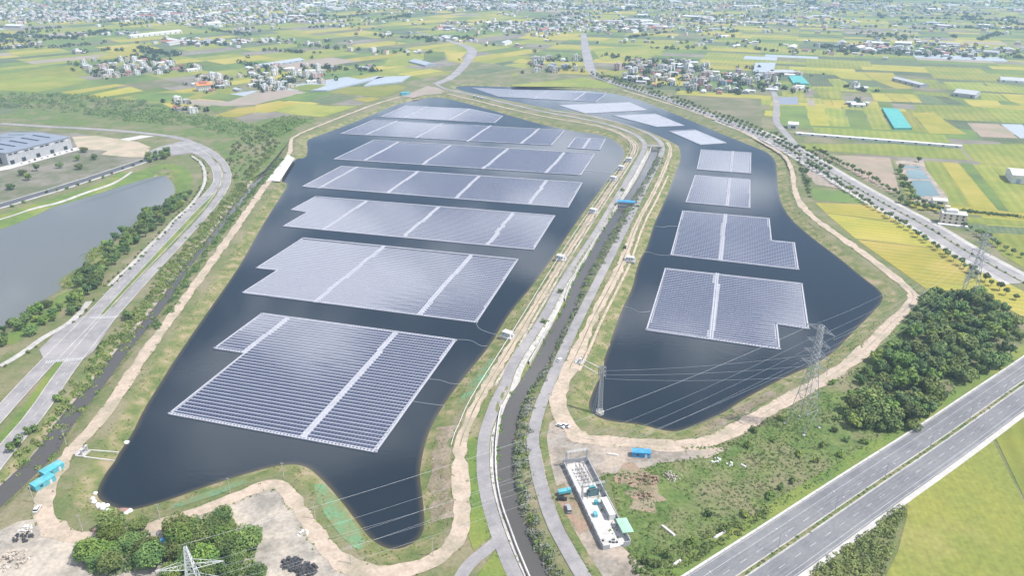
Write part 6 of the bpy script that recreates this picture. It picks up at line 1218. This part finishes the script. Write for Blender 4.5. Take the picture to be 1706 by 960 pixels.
for y in (-.6, .6): MB().bar((0, y, 2.4), (0, y, 3.9), .16, n=7, r2=.1).build('insulator', 'roof_brown', si)
SGP = Proto(sg)
for u in (.10, .145, .19, .235, .28, .32):
    for x in (-1.6, .2, 2.0): SGP.put((*sp(u, x + u * 1.5), .34), srz, 1.0, 'slender switchgear post with brown insulators in the substation yard', 'substation switchgear')
tr = thing('transformer', 'dark green power transformer under the gantry in the substation', 'transformer', (*sp(.425, 0.6), .34), srz)
MB().box((0, 0, 0), (5.6, 3.4, .4)).build('plinth', 'concrete', tr); MB().box((0, 0, .4), (3.4, 2.4, 2.8)).build('tank', 'transformer_green', tr)
for s_ in (-1, 1):
    for k in range(6): MB().box((s_ * 2.1, -1.0 + k * .4, .7), (.8, .12, 2.0)).build('radiator_fin', 'transformer_green', tr)
MB().bar((-1.4, .9, 3.9), (1.4, .9, 3.9), .45, n=10).build('conservator', 'teal_steel', tr)
for x in (-1, 0, 1): MB().bar((x, -.5, 3.2), (x, -.7, 4.7), .17, n=7, r2=.1).build('bushing', 'roof_brown', tr)
def cabinet(label, u, x, d_, m):
    o = thing('cabinet', label, 'cabinet', (*sp(u, x), .34), srz); MB().box((0, 0, 0), d_).build('housing', m, o); MB().box((0, 0, d_[2]), (d_[0] + .15, d_[1] + .15, .1)).build('roof', m, o)
    nd = max(1, int(d_[1] / 1.2))
    for k in range(nd): MB().box((-d_[0] / 2 - .02, -d_[1] / 2 + (k + .5) * d_[1] / nd, .15), (.06, d_[1] / nd * .8, d_[2] - .4)).build('door', 'wall_grey' if d_[1] > 4 else m, o)
cabinet('small teal cabinet beside the transformer', .53, .3, (1.3, 1.6, 1.7), 'teal_steel'); cabinet('bright teal cabinet near the middle of the substation floor', .655, -2.5, (1.4, 2.2, 1.6), 'cyan_sheet')
cabinet('long white switch house along the substation wall', .63, 3.6, (2.6, 11, 3.0), 'wall_white')
gs = thing('shelter', 'open shelter with pale green roof at the gate end of the substation', 'shelter', (*sp(.86, 6.2), .3), srz)
MB().add([(-2.4, -4.2, 3.4), (2.4, -4.2, 3.0), (2.4, 4.2, 3.0), (-2.4, 4.2, 3.4), (-2.4, -4.2, 3.25), (2.4, -4.2, 2.85), (2.4, 4.2, 2.85), (-2.4, 4.2, 3.25)], [(0, 1, 2, 3), (7, 6, 5, 4), (0, 4, 5, 1), (1, 5, 6, 2), (2, 6, 7, 3), (3, 7, 4, 0)]).build('roof', 'roof_green', gs)
for sx in (-2.1, 2.1):
    for sy in (-3.8, 0, 3.8): MB().bar((sx, sy, 0), (sx, sy, 2.95), .09).build('post', 'steel', gs)
br2 = empty('drum', (0, 0, 0)); br2['category'] = 'drum'; MB().bar((0, 0, 0), (0, 0, .9), .45, n=10).build('barrel', 'charcoal_net', br2); MB().bar((0, 0, .9), (0, 0, .95), .38, n=10).build('lid', 'steel', br2); BP = Proto(br2)
for u, x in ((.92, -4.2), (.945, -1.6), (.955, -.4), (.96, 1.0), (.93, .2)): BP.put((*sp(u, x), .34), 0, 1.0, 'dark drum standing at the gate end of the substation floor', 'drums at the substation gate')

# ------------------------------------------------------------------ hazy air
hz = MB().box((0, 2700, -8), (10900, 7800, 236)).build('haze', 'black'); hz.data.materials.clear()
hm = bpy.data.materials.new('haze'); hm.use_nodes = True; ht = hm.node_tree; ht.nodes.clear()
ho = ht.nodes.new('ShaderNodeOutputMaterial'); hv = ht.nodes.new('ShaderNodeVolumePrincipled')
hv.inputs['Color'].default_value = (0.55, 0.75, 1.0, 1); hv.inputs['Density'].default_value = 0.000145; hv.inputs['Anisotropy'].default_value = 0.2
ht.links.new(hv.outputs[0], ho.inputs['Volume']); hz.data.materials.append(hm); tag(hz, kind='stuff')
